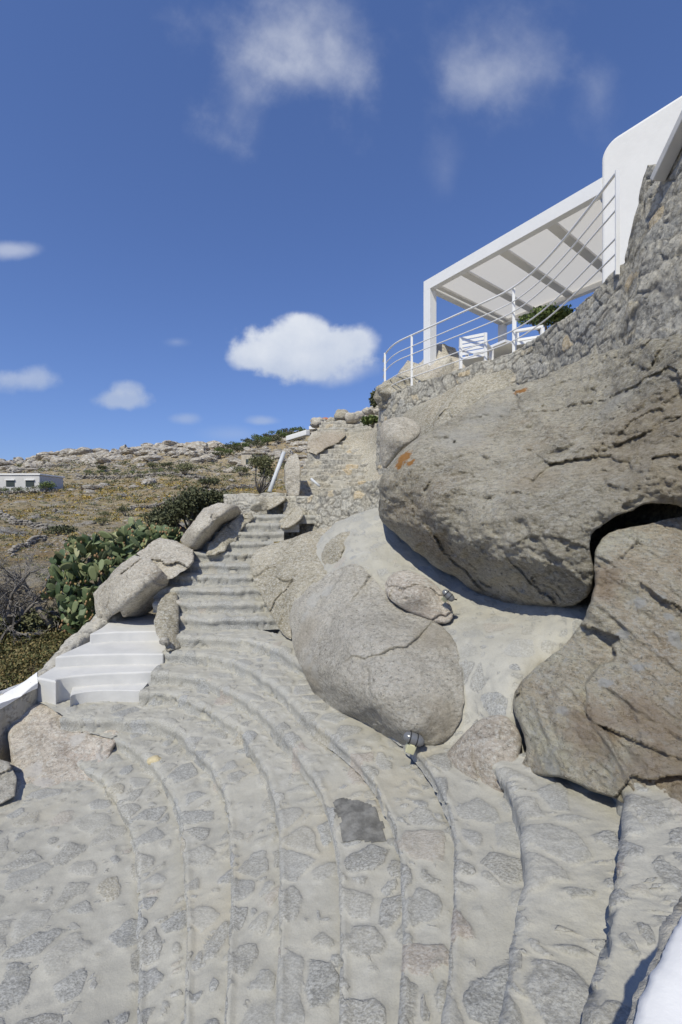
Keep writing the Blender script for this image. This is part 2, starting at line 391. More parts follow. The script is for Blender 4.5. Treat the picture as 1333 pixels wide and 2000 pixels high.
def translucent(m, c, f):
    nt = m.node_tree; p = nt.nodes['Principled BSDF']; o = nt.nodes['Material Output']; t = nt.nodes.new('ShaderNodeBsdfTranslucent'); t.inputs[0].default_value = c + (1,)
    x = nt.nodes.new('ShaderNodeMixShader'); x.inputs[0].default_value = f; nt.links.new(p.outputs[0], x.inputs[1]); nt.links.new(t.outputs[0], x.inputs[2]); nt.links.new(x.outputs[0], o.inputs[0])
translucent(M_canvas, (.80, .76, .68), .58)
M_strip = plain('roof_strip', (.80, .78, .74), .8, .2, 2, .03)
M_metal = plain('weathered_metal', (.42, .43, .45), .35, .5, 30, .1, .001, .7)
M_dark = plain('dark_rubber', (.03, .03, .03), .6, .3)
M_cream = plain('cream_plastic', (.62, .60, .40), .5, .4, 8, .05)
M_terracotta = plain('terracotta', (.52, .20, .10), .8, .2, 5, .1, .01)
M_pipe = plain('whitewashed_pole', (.62, .64, .66), .6, .3, 8, .08, .003)

def leaf_mat(name, stops, rough=.65, trans=.25):
    n = NT(name, rough, .3); oi = n.N.new('ShaderNodeObjectInfo')
    g = n.N.new('ShaderNodeNewGeometry')
    v = n.math('ADD', n.math('MULTIPLY', g.outputs['Random Per Island'], .75), n.math('MULTIPLY', n.noise(1.5), .35))
    n.col(n.ramp(v, stops)); return n.m
M_pear = leaf_mat('cactus_green', [(.1, (.045, .07, .035)), (.35, (.09, .13, .06)), (.6, (.15, .19, .09)), (.85, (.25, .27, .13)), (1, (.42, .40, .24))], .5)
M_fruit = leaf_mat('cactus_fruit', [(.2, (.26, .15, .08)), (.6, (.34, .22, .11)), (.9, (.33, .30, .13))])
M_bush = leaf_mat('bush_leaf', [(.1, (.045, .055, .025)), (.5, (.085, .095, .05)), (.85, (.14, .145, .075)), (1, (.20, .19, .11))])
M_olivebush = leaf_mat('olive_leaf', [(.1, (.08, .085, .04)), (.5, (.15, .155, .075)), (.85, (.23, .23, .12)), (1, (.32, .30, .17))])
M_green = leaf_mat('green_leaf', [(.1, (.05, .08, .025)), (.5, (.10, .14, .045)), (.9, (.18, .22, .07))])
M_dry = leaf_mat('dry_brush', [(.1, (.22, .175, .09)), (.5, (.35, .275, .14)), (.9, (.46, .37, .20))])
M_yellow = leaf_mat('yellow_brush', [(.1, (.26, .19, .04)), (.5, (.42, .28, .06)), (.9, (.46, .38, .12))])
M_twig = leaf_mat('grey_twig', [(.1, (.09, .08, .07)), (.5, (.17, .155, .14)), (.9, (.28, .26, .235))])
M_bark = plain('grey_bark', (.24, .215, .19), .9, .1, 12, .2, .01)
M_cover = leaf_mat('ground_cover', [(.1, (.06, .06, .025)), (.4, (.10, .11, .04)), (.7, (.19, .16, .07)), (1, (.30, .22, .09))])
def ground_mat():
    n = NT('dry_hillside', .95, .1)
    a = n.noise(.09, 10, .62); b = n.noise(.5, 10, .7); c_ = n.noise(3.0, 8, .7)
    c = n.ramp(b, [(.30, (.23, .185, .115)), (.46, (.39, .315, .195)), (.58, (.46, .39, .26)), (.72, (.36, .335, .25))])
    c = n.mix(n.step(a, .48, .60, 0, .40), c, (.38, .25, .12))
    c = n.mix(n.step(n.noise(.25, 9, .7, n.map((1, 1, 1), loc=(8, 2, 1))), .52, .64, 0, .8), c, (.46, .43, .38))
    c = n.mix(n.step(n.noise(1.3, 8, .75, n.map((1, 1, 1), loc=(1, 9, 1))), .52, .62, 0, .7), c, (.13, .125, .06))
    c = n.mix(n.step(c_, .5, .68, 0, .5), c, (.12, .09, .06)); n.col(c)
    n.nrm(n.bump(c_, .25, n.bump(b, .8))); return n.m
M_ground = ground_mat()
M_rubble = plain('rubble', (.42, .385, .335), .95, .1, .6, .3)
M_interior = plain('window_dark', (.05, .06, .05), .3, .5)

# ------------------------------------------------------------------ relief: a closed rock body given by outline, distances and thickness
def relief(name, outline, ctrl, mat, R=35, T=.8, step=4.0, disp=(), warp=5, seed=0, parent=None, rp=.5, mask=None, smooth_it=1, wfreq=1.0):
    poly = chaikin(outline, smooth_it, True)
    x0, y0 = poly.min(0) - step; x1, y1 = poly.max(0) + step
    nx = int((x1 - x0) / step) + 2; ny = int((y1 - y0) / step) + 2
    gx, gy = np.meshgrid(x0 + step * np.arange(nx), y0 + step * np.arange(ny)); q = np.stack([gx.ravel(), gy.ravel()], 1)
    dist, near, ins = polydist(q, poly)
    idx = np.arange(nx * ny).reshape(ny, nx)
    quad = np.stack([idx[:-1, :-1].ravel(), idx[:-1, 1:].ravel(), idx[1:, 1:].ravel(), idx[1:, :-1].ravel()], 1)
    keep = ins[quad].sum(1) >= 1; quad = quad[keep]
    q = np.where(ins[:, None], q, near); s = np.where(ins, dist, 0.0)
    used = np.unique(quad); remap = -np.ones(nx * ny, int); remap[used] = np.arange(len(used)); quad = remap[quad]; q = q[used]; s = s[used]
    D = tps(ctrl)(q)
    w = np.stack([fbm(np.stack([q[:, 0] * .018 * wfreq, q[:, 1] * .018 * wfreq, np.full(len(q), seed + 3.3)], 1), 4), fbm(np.stack([q[:, 0] * .018 * wfreq, q[:, 1] * .018 * wfreq, np.full(len(q), seed + 8.8)], 1), 4)], 1) * warp
    qw = q + w
    c = 1 - np.clip(s / R, 0, 1); Rw = R / FPX * D
    curl = (1 - (1 - c ** 2) ** rp) * Rw
    def world(qq, dd): return np.stack([(qq[:, 0] - 666.5) / FPX * dd, dd, EYE - (qq[:, 1] - 1000) / FPX * dd], 1)
    d = D + curl; p0 = world(qw, D)
    fade = smooth(0, R * .35, s)
    for (kind, amp, sc_) in disp:
        pp = p0 * np.array(sc_)
        if kind == 'fbm': n = fbm(pp + seed, 5, .5)
        elif kind == 'fine': n = fbm(pp + seed, 5, .65)
        elif kind == 'ridge': n = -ridged(pp + seed, 4) + .5
        elif kind == 'facet': n = facets(pp + fbm(pp * 1.3 + seed, 3)[:, None] * .25, seed)[0]
        elif kind == 'crack':
            f = facets(pp + fbm(pp * 2 + seed, 4)[:, None] * .35, seed)[1]; n = 1 - smooth(0, .09, f)
        elif kind == 'diag':      # foliation planes dipping to the right
            u = pp @ np.array([.66, -.2, .72]); v = pp @ np.array([.72, .1, -.68]); w = pp[:, 1]
            q_ = np.stack([u, v * .16, w * .3], 1); n = fbm(q_ + seed, 5, .6) - .35 * (1 - smooth(0, .10, np.abs(gn(q_ * .8 + seed + 4))))
        elif kind == 'strata':
            h = pp @ np.array([.25, .1, 1.0]); n = np.abs(((h + fbm(pp * .5 + seed, 4) * 1.5) % 1.0) - .5) * 2 - .5
        d = d + amp * n * (.3 + .7 * fade)
    Vf = world(qw, d)
    bc = 1 - np.clip(s / (R * 2.5), 0, 1)
    db = D + Rw + T * (1 - bc ** 2) ** .5 + 0.02
    edge = s <= 0.0
    db = np.where(edge, d, np.maximum(db, d + .02)); Vb = world(qw, db)
    n = len(q); Vall = np.concatenate([Vf, Vb]); 
    F = np.concatenate([quad[:, ::-1], quad + n])
    # side walls between front and back are closed at the outline: edge vertices of both sheets coincide
    at = None
    if mask is not None: at = mask(Vall)
    o = mk(name, Vall, F[:, ::-1], mat, parent, True, at)
    return o
DBIG = [('fine', .014, (32, 32, 40)), ('fbm', .22, (1.1, 1.1, 1.1)), ('facet', .08, (1.1, 1.1, 1.5)), ('facet', .035, (3.2, 3.2, 4.6)), ('ridge', .03, (1.6, 1.6, 3.6)), ('diag', .05, (2.6, 2.6, 2.6)), ('fine', .07, (4.5, 4.5, 7)), ('fine', .032, (14, 14, 20))]
DSM = [('fbm', .07, (1.6, 1.6, 1.6)), ('facet', .09, (1.9, 1.9, 1.9)), ('fine', .035, (7, 7, 7))]

def stone_attr(V, cell=.24, tmin=.07, tmax=.52, zsc=1.0, two=False):
    w = np.stack([fbm(V * 4 + 5, 3), fbm(V * 4 + 25, 3), fbm(V * 4 + 45, 3)], 1)
    def layer(c, off, k, lo, hi, absent):
        p = (V + w * c * k) / c * np.array([1, 1, zsc]) + off
        f1, f2, cid, _ = voro(p, .95); q = (cid * 7.31) % 1.0
        t = lo + (hi - lo) * q ** 1.3 + np.where(((cid * 29.3) % 1.0) < absent, 1.0, 0)
        return (f2 - f1) - t, cid
    sd, cid = layer(cell, 0, .30, tmin, tmax, .12 if two else 0)
    if two:
        s2, c2 = layer(cell * .45, 13.3, .35, .08, .5, .35)
        near = sd > -.20
        s2 = np.where(near, -1.0, s2); m = s2 > sd; sd = np.where(m, s2, sd); cid = np.where(m, c2, cid)
    return np.stack([sd, cid, (cid * 13.7) % 1.0, np.ones(len(V))], 1)

# ------------------------------------------------------------------ distant terrain
SKX = [-900, -400, 0, 60, 110, 150, 200, 260, 330, 390, 430, 480, 560, 620, 700, 750, 900, 1333, 2500]
SKY = [930, 915, 903, 899, 891, 886, 883, 880, 874, 874, 878, 862, 844, 834, 814, 800, 790, 790, 790]
def terr_py(px, Y):
    sky = np.interp(px, SKX, SKY)
    ys = [1.0, 2.0, 4.0, 6.0, 8.5, 16, 27, 48, 75, 105, 130]
    out = np.empty(np.shape(px)); lY = np.log(Y)
    mid2 = sky + (955 - sky) * .35
    tab = [4000, 2700, 1850, 1430, 1262, 1105, 1050, 1002, 955]
    cols = [np.full(np.shape(px), float(v)) for v in tab] + [mid2, sky]
    L = np.log(np.array(ys)); out = np.array(cols[0])
    for k in range(len(ys) - 1):
        t = (lY - L[k]) / (L[k + 1] - L[k]); m = (t >= 0) & (t <= 1); out = np.where(m, cols[k] + (cols[k + 1] - cols[k]) * t, out)
    return np.where(lY > L[-1], cols[-1], out)
def terr_z(X, Y):
    X = np.asarray(X, float); Y = np.asarray(Y, float); px = 666.5 + FPX * X / Y
    py = terr_py(px, Y); z = EYE - (py - 1000) / FPX * np.minimum(Y, 130)
    z = np.where(Y > 130, z - (Y - 130) * .35, z)
    p = np.stack([X, Y, X * 0], -1).reshape(-1, 3)
    nz = (fbm(p * .05 + 2, 5) * np.clip(Y / 30, 0, 2.2).ravel() * 1.0 + fbm(p * .4 + 9, 4) * np.clip(Y / 40, .05, .6).ravel()).reshape(np.shape(X))
    # low field terraces
    return z + nz * .7
def terr_at(px, py):
    ys = np.exp(np.linspace(math.log(5), math.log(130), 400)); pys = terr_py(np.full(400, float(px)), ys)
    k = int(np.argmin(np.abs(pys - py))); Y = float(ys[k]); X = (px - 666.5) / FPX * Y
    return np.array([X, Y, float(terr_z(np.array([X]), np.array([Y]))[0])])
def build_terrain():
    nr, ny = 420, 380
    px = np.linspace(-1500, 2300, nr); Y = np.exp(np.linspace(math.log(1.0), math.log(175), ny))
    PX, YY = np.meshgrid(px, Y); X = (PX - 666.5) / FPX * YY; Z = terr_z(X, YY)
    V = np.stack([X.ravel(), YY.ravel(), Z.ravel()], 1); idx = np.arange(nr * ny).reshape(ny, nr)
    F = np.stack([idx[:-1, :-1].ravel(), idx[:-1, 1:].ravel(), idx[1:, 1:].ravel(), idx[1:, :-1].ravel()], 1)
    o = mk('hillside', V, F, M_ground); o['kind'] = 'structure'
    R = 2500; V = [(R * math.cos(a), R * math.sin(a), -9.0) for a in np.linspace(0, 2 * math.pi, 49)[:-1]]
    o = mk('ground', V, [tuple(range(48))], M_ground, None, False); o['kind'] = 'structure'
build_terrain()

def ico(sub=2):
    import bmesh
    bm = bmesh.new(); bmesh.ops.create_icosphere(bm, subdivisions=sub, radius=1.0)
    V = np.array([v.co[:] for v in bm.verts]); F = np.array([[v.index for v in f.verts] for f in bm.faces]); bm.free(); return V, F
ICO = {k: ico(k) for k in (1, 2, 3, 4, 5)}
def rockshape(sub, seed, sq=(1, .8, .65), fac=.28, fb=.2):
    V, F = ICO[sub]; V = V.copy()
    f = facets(V * 1.1, seed * 3.1)[0]; V = V * (1 + fac * f + fb * fbm(V * 1.2 + seed * 5.7, 4))[:, None]
    if sub >= 4: V = V * (1 + .03 * fbm(V * 6 + seed, 4) + .05 * facets(V * 3, seed * 1.7)[0])[:, None]
    return V * np.array(sq), F

def hill_rocks():
    protos = []
    R = random.Random(3)
    for k in range(7):
        V, F = rockshape(3, k + 1, (1, R.uniform(.7, 1), R.uniform(.5, .8)))
        protos.append((V, F))
    meshes = []
    for V, F in protos:
        me = bpy.data.meshes.new('hill_boulder'); me.from_pydata([tuple(v) for v in V], [], [tuple(map(int, f)) for f in F]); me.materials.append(M_hillrock); meshes.append(me)
    spots = []
    for _ in range(150):      # ridge outcrops
        px = R.uniform(-20, 450); sky = float(np.interp(px, SKX, SKY)); spots.append((px, sky + abs(R.gauss(0, 1)) * 13 - 1, R.uniform(5, 15)))
    for _ in range(45):
        px = R.uniform(450, 640); sky = float(np.interp(px, SKX, SKY)); spots.append((px, sky + R.uniform(10, 60), R.uniform(5, 13)))
    for _ in range(60):
        spots.append((R.uniform(-20, 560), R.uniform(905, 1075), R.uniform(4, 11)))
    for q in [(62, 944, 15), (48, 958, 10), (88, 948, 12), (180, 957, 17), (203, 951, 14), (175, 963, 10), (140, 958, 8), (15, 1045, 26), (290, 950, 14), (262, 958, 9), (325, 985, 9), (120, 1005, 8), (590, 905, 12)]: spots.append(q)
    lab = 'weathered pale boulder among many scattered over the dry hillside'
    for i, (px, py, rp_) in enumerate(spots):
        p = terr_at(px, py); s = rp_ / FPX * p[1]
        o = bpy.data.objects.new('hill_boulder', meshes[i % 7]); COL.objects.link(o)
        o.location = (p[0], p[1], p[2] + s * .12); o.rotation_euler = (R.uniform(-.3, .3), R.uniform(-.3, .3), R.uniform(0, 6.28)); o.scale = (s * R.uniform(1, 1.7), s * R.uniform(.9, 1.3), s * R.uniform(.7, 1.1))
        tag(o, lab, 'boulder', 'boulders scattered over the dry hillside')
hill_rocks()

def scatter_stuff():
    R = np.random.RandomState(4)
    V0, F0 = rockshape(1, 2); VV = []; FF = []; b = 0
    for i in range(5200):
        u = R.rand(); px = R.uniform(-60, 600); py = 895 + 190 * R.rand() ** .9
        sky = np.interp(px, SKX, SKY)
        if i % 3 == 0: py = sky + R.rand() ** 1.5 * 50
        py = max(py, sky + 1)
        p = terr_at(px, py); cl = fbm(np.array([[p[0] * .12, p[1] * .12, 3]]), 3)[0]
        if cl < -.05 and i % 3: continue
        s = R.uniform(1.4, 4.6) / FPX * p[1]; a = R.rand() * 6.28; ca, sa = math.cos(a), math.sin(a)
        v = V0 * s * np.array([R.uniform(.8, 1.6), 1, R.uniform(.6, 1)]); v = np.stack([v[:, 0] * ca - v[:, 1] * sa, v[:, 0] * sa + v[:, 1] * ca, v[:, 2]], 1) + p
        VV.append(v); FF.append(F0 + b); b += len(V0)
    o = mk('rubble', np.concatenate(VV), np.concatenate(FF), M_rubble, None, False); tag(o, 'loose pale stones strewn over the dry hillside', 'rubble', kind='stuff')
    for (name, mat, cnt, lab, lo, hi, hs) in [('dry_grass', M_dry, 5000, 'low straw coloured grass tufts over the far slope', 935, 1100, 1.5), ('yellow_brush', M_yellow, 2200, 'low ochre and yellow brush dotted over the far slope', 945, 1100, 2.2), ('low_scrub', M_olivebush, 4200, 'low dull green scrub dotted over the far slope', 900, 1130, 2.2)]:
        Q = []
        for i in range(cnt):
            px = R.uniform(-60, 560); py = R.uniform(lo, hi); sky = np.interp(px, SKX, SKY)
            if py < sky + 4: continue
            p = terr_at(px, py); cl = fbm(np.array([[p[0] * .10 + 7, p[1] * .10, hs]]), 3)[0]
            if cl < 0.0 and R.rand() > .25: continue
            s = R.uniform(1.2, 4.0) * hs / 2 / FPX * p[1]
            m = 16
            c = p + np.stack([R.normal(size=m) * s, R.normal(size=m) * s, np.abs(R.normal(size=m)) * s * .55], 1)
            e = R.normal(size=(m, 3)); e /= np.linalg.norm(e, axis=1)[:, None]; g = np.cross(e, R.normal(size=(m, 3))); g /= np.linalg.norm(g, axis=1)[:, None]
            k = s * .50; Q.append(np.stack([c - e * k, c + g * k * .6, c + e * k, c - g * k * .6], 1))
        V = np.concatenate(Q).reshape(-1, 3); F = np.arange(len(V)).reshape(-1, 4)
        o = mk(name, V, F, mat, None, False); tag(o, lab, 'brush' if 'grass' not in name else 'grass', kind='stuff')
scatter_stuff()

def leafcloud(R, blobs, n, size, aspect=.6, shell=.55, droop=0):
    """n small faces spread through overlapping clumps (cx,cy,cz,rx,ry,rz)"""
    bl = np.array(blobs, float); vol = (bl[:, 3] * bl[:, 4] * bl[:, 5]) ** .67; k = R.choice(len(bl), n, p=vol / vol.sum())
    u = R.normal(size=(n, 3)); u /= np.linalg.norm(u, axis=1)[:, None]; rr = (shell + (1 - shell) * R.rand(n)) * (1 + .18 * R.normal(size=n))
    c = bl[k, :3] + u * rr[:, None] * bl[k, 3:6]
    e = R.normal(size=(n, 3)) + u * .8; e /= np.linalg.norm(e, axis=1)[:, None]; g = np.cross(e, R.normal(size=(n, 3))); g /= np.linalg.norm(g, axis=1)[:, None]
    s = (size * (.6 + .8 * R.rand(n)))[:, None]
    Q = np.stack([c - e * s, c + g * s * aspect, c + e * s, c - g * s * aspect], 1)
    V = Q.reshape(-1, 3); return V, np.arange(len(V)).reshape(-1, 4)
def subblobs(R, c, r, n, k=.45):
    out = []
    for i in range(n):
        u = R.normal(size=3); u /= np.linalg.norm(u); u[2] = abs(u[2]) * .9 - .1
        f = R.uniform(.35, .85); q = np.array(c) + u * np.array(r) * f; s = R.uniform(k * .6, k * 1.2); out.append((*q, r[0] * s, r[1] * s, r[2] * s))
    return out
def bush(name, label, cat, px, py, wpx, hpx, mat, n=500, seed=1, d=None, group=None, leaf=None, trunkmat=None, aspect=.6, nb=14):
    R = np.random.RandomState(seed)
    p = terr_at(px, py) if d is None else P(px, py, d)
    s = p[1] / FPX; w, h = wpx * s / 2, hpx * s
    t = thing(name, label, cat, p, group)
    bl = subblobs(R, p + [0, 0, h * .5], (w, w * .9, h * .5), nb)
    V, F = leafcloud(R, bl, n, leaf if leaf else max(.03, w * .07), aspect)
    mk('foliage', V, F, mat, t, False)
    b = MB()
    for k in range(5):
        a = bl[k]; b.tube([p + R.normal(size=3) * .03 * w, (p + np.array(a[:3])) / 2 + R.normal(size=3) * .1 * w, np.array(a[:3])], [w * .05, w * .035, w * .015], 5)
    b.build('stem', trunkmat or M_bark, t, True)
    return t
g = 'dark shrubs dotted over the hillside'
for i, (px, py, w, h) in enumerate([(360, 932, 46, 28), (245, 1008, 34, 24), (405, 960, 50, 26), (470, 930, 38, 24), (120, 1045, 60, 28), (330, 915, 30, 14), (300, 917, 26, 14), (200, 924, 30, 14), (420, 950, 30, 16), (205, 1010, 24, 12), (60, 1020, 22, 12), (385, 895, 30, 14), (290, 1012, 40, 14)]):
    bush('hillside_shrub', 'dark rounded shrub ' + ['right of the green terrace strip below the ridge', 'alone on the open slope above the cactus', 'left of the small stone hut', 'low on the slope at lower left', 'directly below the small stone hut', 'at the right end of the terrace strip', 'in the middle of the terrace strip', 'at the left end of the terrace strip', 'in the dry field above the dark bush', 'beside the blue grey shrub', 'at the left edge of the slope', 'on the skyline left of the ridge bushes', 'just above the cactus top'][i], 'shrub', px, py, w, h, M_bush if i % 3 else M_olivebush, 700, 40 + i, group=g)
g = 'green bushes in the band along the ridge'
for i in range(26):
    px = 425 + i * 6.6 + (i % 3) * 2; sk = float(np.interp(px, SKX, SKY))
    bush('ridge_bush', 'dark green bush in the dense band below the ridge', 'bush', px, sk + 18 - (i % 3) * 5, 30, 16, M_green if i % 2 else M_bush, 500, 80 + i, group=g, nb=8)
g = 'cactus and green plants along the hillside terrace'
ORD = ['first', 'second', 'third', 'fourth', 'fifth', 'sixth', 'seventh', 'eighth', 'ninth', 'tenth', 'eleventh', 'twelfth', 'thirteenth', 'fourteenth']
for i in range(14):
    bush('terrace_plant', ORD[i] + ' grey green plant from the left in the strip along the hillside terrace', 'plant', 168 + i * 15, 928 + (i % 2) * 3, 20, 15, M_olivebush if i % 2 else M_green, 320, 120 + i, group=g, nb=7)
bush('yellowish_shrub', 'tall yellow green shrub beside the white farmhouse', 'shrub', 92, 962, 36, 26, M_green, 800, 201)
bush('blue_grey_shrub', 'round blue grey shrub on the slope above the cactus', 'shrub', 200, 1025, 28, 17, M_olivebush, 700, 202)

# hillside walls of loose stone
def stone_row(label, pts, hpx=7, seed=0):
    R = np.random.RandomState(seed); V0, F0 = rockshape(1, 4); VV = []; FF = []; b = 0
    pts = resample(pts, int(max(20, np.linalg.norm(np.diff(np.array(pts, float), axis=0), axis=1).sum() / 1.6)))
    for q in pts:
        for j in range(3):
            p = terr_at(q[0] + R.normal() * 1, q[1]); s = hpx * .28 / FPX * p[1] * R.uniform(.7, 1.3)
            v = V0 * s + p + [0, R.normal() * s, s * (.3 + j * 1.1)]; VV.append(v); FF.append(F0 + b); b += len(V0)
    o = mk('dry_stone_wall', np.concatenate(VV), np.concatenate(FF), M_rubble, None, False); tag(o, label, 'stone wall'); return o
stone_row('long dry stone field wall below the band of green plants', [(150, 933), (230, 932), (330, 934), (400, 938)], 7, 1)
stone_row('dry stone wall sloping up above the white farmhouse', [(60, 918), (90, 914), (135, 912)], 6, 2)
stone_row('low dry stone wall in front of the white farmhouse', [(-20, 965), (60, 964), (110, 962)], 6, 3)
stone_row('tumbled field wall left of the dark hillside shrub', [(0, 1003), (30, 1022), (80, 1026), (130, 1032)], 11, 4)
stone_row('tumbled field wall climbing right across the slope', [(250, 1000), (300, 990), (360, 975), (430, 962), (500, 950)], 7, 5)
stone_row('broken stone wall near the prickly pear at lower left', [(20, 1090), (60, 1068), (90, 1058)], 12, 6)

def farmhouse():
    p = terr_at(0, 962); s = p[1] / FPX
    t = thing('farmhouse', 'low white flat roofed farmhouse with two dark windows on the far slope', 'house', p)
    x0 = P(-60, 0, p[1])[0]; x1 = P(78, 0, p[1])[0]; zt = EYE + (1000 - 928) * s; zb = p[2] - 1
    m = MB().box(((x0 + x1) / 2, p[1] + 3, (zt + zb) / 2), (x1 - x0, 6, zt - zb)); m.build('wall', M_plaster, t, bevel=.12)
    MB().box(((x0 + x1) / 2, p[1] + 3, zt + .12), (x1 - x0 + .3, 6.3, .25)).build('roof_edge', M_lime, t, bevel=.05)
    for px in (21, 59):
        c = P(px, 944, p[1]); w = MB().box((c[0], p[1] - .02, c[2]), (16 * s, .12, 12 * s)).build('window', M_interior, t)
        MB().box((c[0], p[1] - .12, c[2] + 6.6 * s), (19 * s, .3, 1.6 * s)).build('lintel', M_lime, w)
    for i, px in enumerate((2, 12, 32, 44, 66)):
        bush('farmhouse_shrub', ['feathery shrub at the far left of the white farmhouse front', 'feathery shrub left of the first farmhouse window', 'feathery shrub between the two farmhouse windows', 'feathery shrub close left of the second farmhouse window', 'feathery shrub at the right corner of the farmhouse'][i], 'shrub', px, 965, 22, 18, M_green if i % 2 else M_olivebush, 400, 220 + i, group='shrubs in front of the farmhouse', nb=7)
farmhouse()
def ruin():
    p = terr_at(495, 912); s = p[1] / FPX; w = 46 * s; h = 26 * s
    t = thing('stone_hut', 'small pale stone hut with a dark doorway below the ridge', 'hut', p)
    n = 60; xs = np.linspace(-w / 2, w / 2, n); zs = np.linspace(-1, h, 30); V = []; 
    m = MB().box((p[0] - w * .28, p[1] + 2, p[2] + h / 2 - .5), (w * .45, 4, h + 1)); m.build('wall', plain('pale_stone_wall', (.58, .52, .42), .9, .1, 1.5, .15, .1, bs=3), t, bevel=.1)
    MB().box((p[0] + w * .18, p[1] + 2.3, p[2] + h / 2 - .5), (w * .5, 4, h * .95 + 1)).build('annex', M_hillrock, t, bevel=.15)
    MB().box((p[0] - w * .26, p[1] - .02, p[2] + h * .32), (w * .1, .15, h * .5)).build('doorway', M_interior, t)
    MB().box((p[0], p[1] + 2, p[2] + h + .1), (w * 1.02, 4.4, .35)).build('roof', M_hillrock, t, bevel=.1)
ruin()

# ------------------------------------------------------------------ steps and landing
def surf_disp(V, amp=.012, seed=0):
    return fbm(V * np.array([3, 3, 3]) + seed, 5) * amp * 1.6 + fbm(V * 11 + seed, 3) * amp * .35
stair = thing('stone_stairway', 'curved mortared stone stairway of grey stones sweeping up to the flight between the boulders', 'stairway', G(450, 1700, .3))
def step_mesh(nos, z, zlow, outer, parent, n=240, rows=26, seed=0, name='step', rough=1.0, zo=None, over=.22, mat=None, cell=.20, und=.03, flat=0.0, rise=.14):
    A = chaikin(nos, 2); a = np.array([G(x, y, z) for x, y in A])
    O = chaikin(outer, 2); o = np.array([G(x, y, z if zo is None else zo) for x, y in O])
    a = resample(a[:, :2], n); o = resample(o[:, :2], n)
    dirn = o - a; L = np.linalg.norm(dirn, axis=1)[:, None]; dirn = dirn / np.maximum(L, 1e-6)
    tang = np.gradient(a, axis=0); tang /= np.maximum(np.linalg.norm(tang, axis=1)[:, None], 1e-9)
    nr = np.stack([-tang[:, 1], tang[:, 0]], 1); nr *= np.sign((nr * dirn).sum(1))[:, None]
    o = o + dirn * over
    s = np.arange(n) * 1.0; prof = []
    # irregular nosing: lumpy stones along the edge
    arc = np.concatenate([[0], np.cumsum(np.linalg.norm(np.diff(a, axis=0), axis=1))])
    e3 = np.stack([arc * 3.2, np.full(n, seed * 7.7), np.zeros(n)], 1)
    lump = fbm(e3, 4) * .028 * rough + fbm(e3 * 3.1, 3) * .010 * rough; soft_ = 1 - .6 * smooth(.42, .80, arc / arc[-1]) * flat; lump = lump * soft_; e4 = e3 + 31; und_ = (und + .03 * fbm(e4 * 1.7, 3)) * rough
    uu = arc / arc[-1]; gg = smooth(.42, .80, uu) * flat; H = (z - zlow) * (1 - gg); zlow = zlow + (z - zlow) * gg; V = []; 
    for (u, off, zz) in [(0, -.2, -.05), (0, 0.0, 0.03), (0, .35, .25), (0, .25, .45), (0, .45, .65), (0, .5, .88), (0, .8, .97), (0, 1.5, 1.0)]:
        inw = off * .022 * soft_ + np.where(zz < .6, und_ * .35 * soft_, 0)
        q = a + nr * (inw + lump)[:, None]
        V.append(np.stack([q[:, 0], q[:, 1], zlow + zz * H], 1))
    q0 = V[-1]
    for k in range(1, rows + 1):
        t = k / rows; xy = q0[:, :2] * (1 - t) + o * t; V.append(np.stack([xy[:, 0], xy[:, 1], z + gg * (rise * t * 1.0 - .012)], 1))
    V = np.array(V); R_, C_ = V.shape[:2]; Vf = V.reshape(-1, 3)
    nz = surf_disp(Vf, .014 * rough, seed)
    edge = np.repeat(np.array([0] * 2 + [1] * 6 + [1] * rows), C_)
    Vf[:, 2] += nz * edge
    at = stone_attr(Vf, cell, .05, .42, 1.0, True); at[:, 0] += .30 * np.repeat(np.array([1] * 6 + [0] * (rows + 2)), C_)
    bulge = smooth(-.02, .07, at[:, 0]) * .009 + fbm(Vf * 26 + seed, 3) * .004
    Vf[:, 2] += bulge * edge * np.repeat(np.array([0] * 6 + [1] * (rows + 2)), C_)
    # riser stones stand proud
    rr = np.repeat(np.array([1] * 6 + [0] * (rows + 2)), C_); out = (fbm(Vf * np.array([6, 6, 9]) + seed, 4) * .020 + smooth(-.05, .10, at[:, 0]) * .022) * np.tile(soft_, R_) * rough
    nn = np.tile(nr, (R_, 1)); Vf[:, 0] -= nn[:, 0] * out * rr; Vf[:, 1] -= nn[:, 1] * out * rr
    idx = np.arange(R_ * C_).reshape(R_, C_)
    F = np.stack([idx[:-1, :-1].ravel(), idx[:-1, 1:].ravel(), idx[1:, 1:].ravel(), idx[1:, :-1].ravel()], 1)
    # face orientation up
    v0, v1, v2 = Vf[F[-1][0]], Vf[F[-1][1]], Vf[F[-1][2]]
    if np.cross(v1 - v0, v2 - v1)[2] < 0: F = F[:, ::-1]
    return mk(name, Vf, F, mat or M_pave, parent, True, at)
cF = [(150, 1490), (195, 1515), (215, 1540), (240, 1570), (262, 1615), (272, 1700), (275, 1850), (270, 2050), (262, 2300)]
cE = [(180, 1425), (222, 1440), (262, 1458), (300, 1490), (325, 1520), (347, 1560), (358, 1620), (365, 1700), (368, 1850), (362, 2050), (350, 2300)]
cD = [(120, 1400), (180, 1404), (250, 1402), (321, 1409), (357, 1429), (377, 1455), (403, 1478), (425, 1505), (440, 1540), (450, 1600), (455, 1700), (450, 1850), (440, 2050), (430, 2300)]
cC = [(272, 1352), (330, 1352), (370, 1362), (420, 1388), (450, 1405), (475, 1425), (500, 1462), (525, 1510), (543, 1570), (550, 1650), (550, 1750), (543, 2000), (535, 2300)]
cCo = [(80, 1350), (200, 1350)] + cC
cB = [(296, 1312), (350, 1316), (410, 1325), (450, 1350), (490, 1368), (525, 1400), (560, 1440), (600, 1485), (635, 1550), (652, 1610), (665, 1700), (670, 1800), (668, 2000), (660, 2300)]
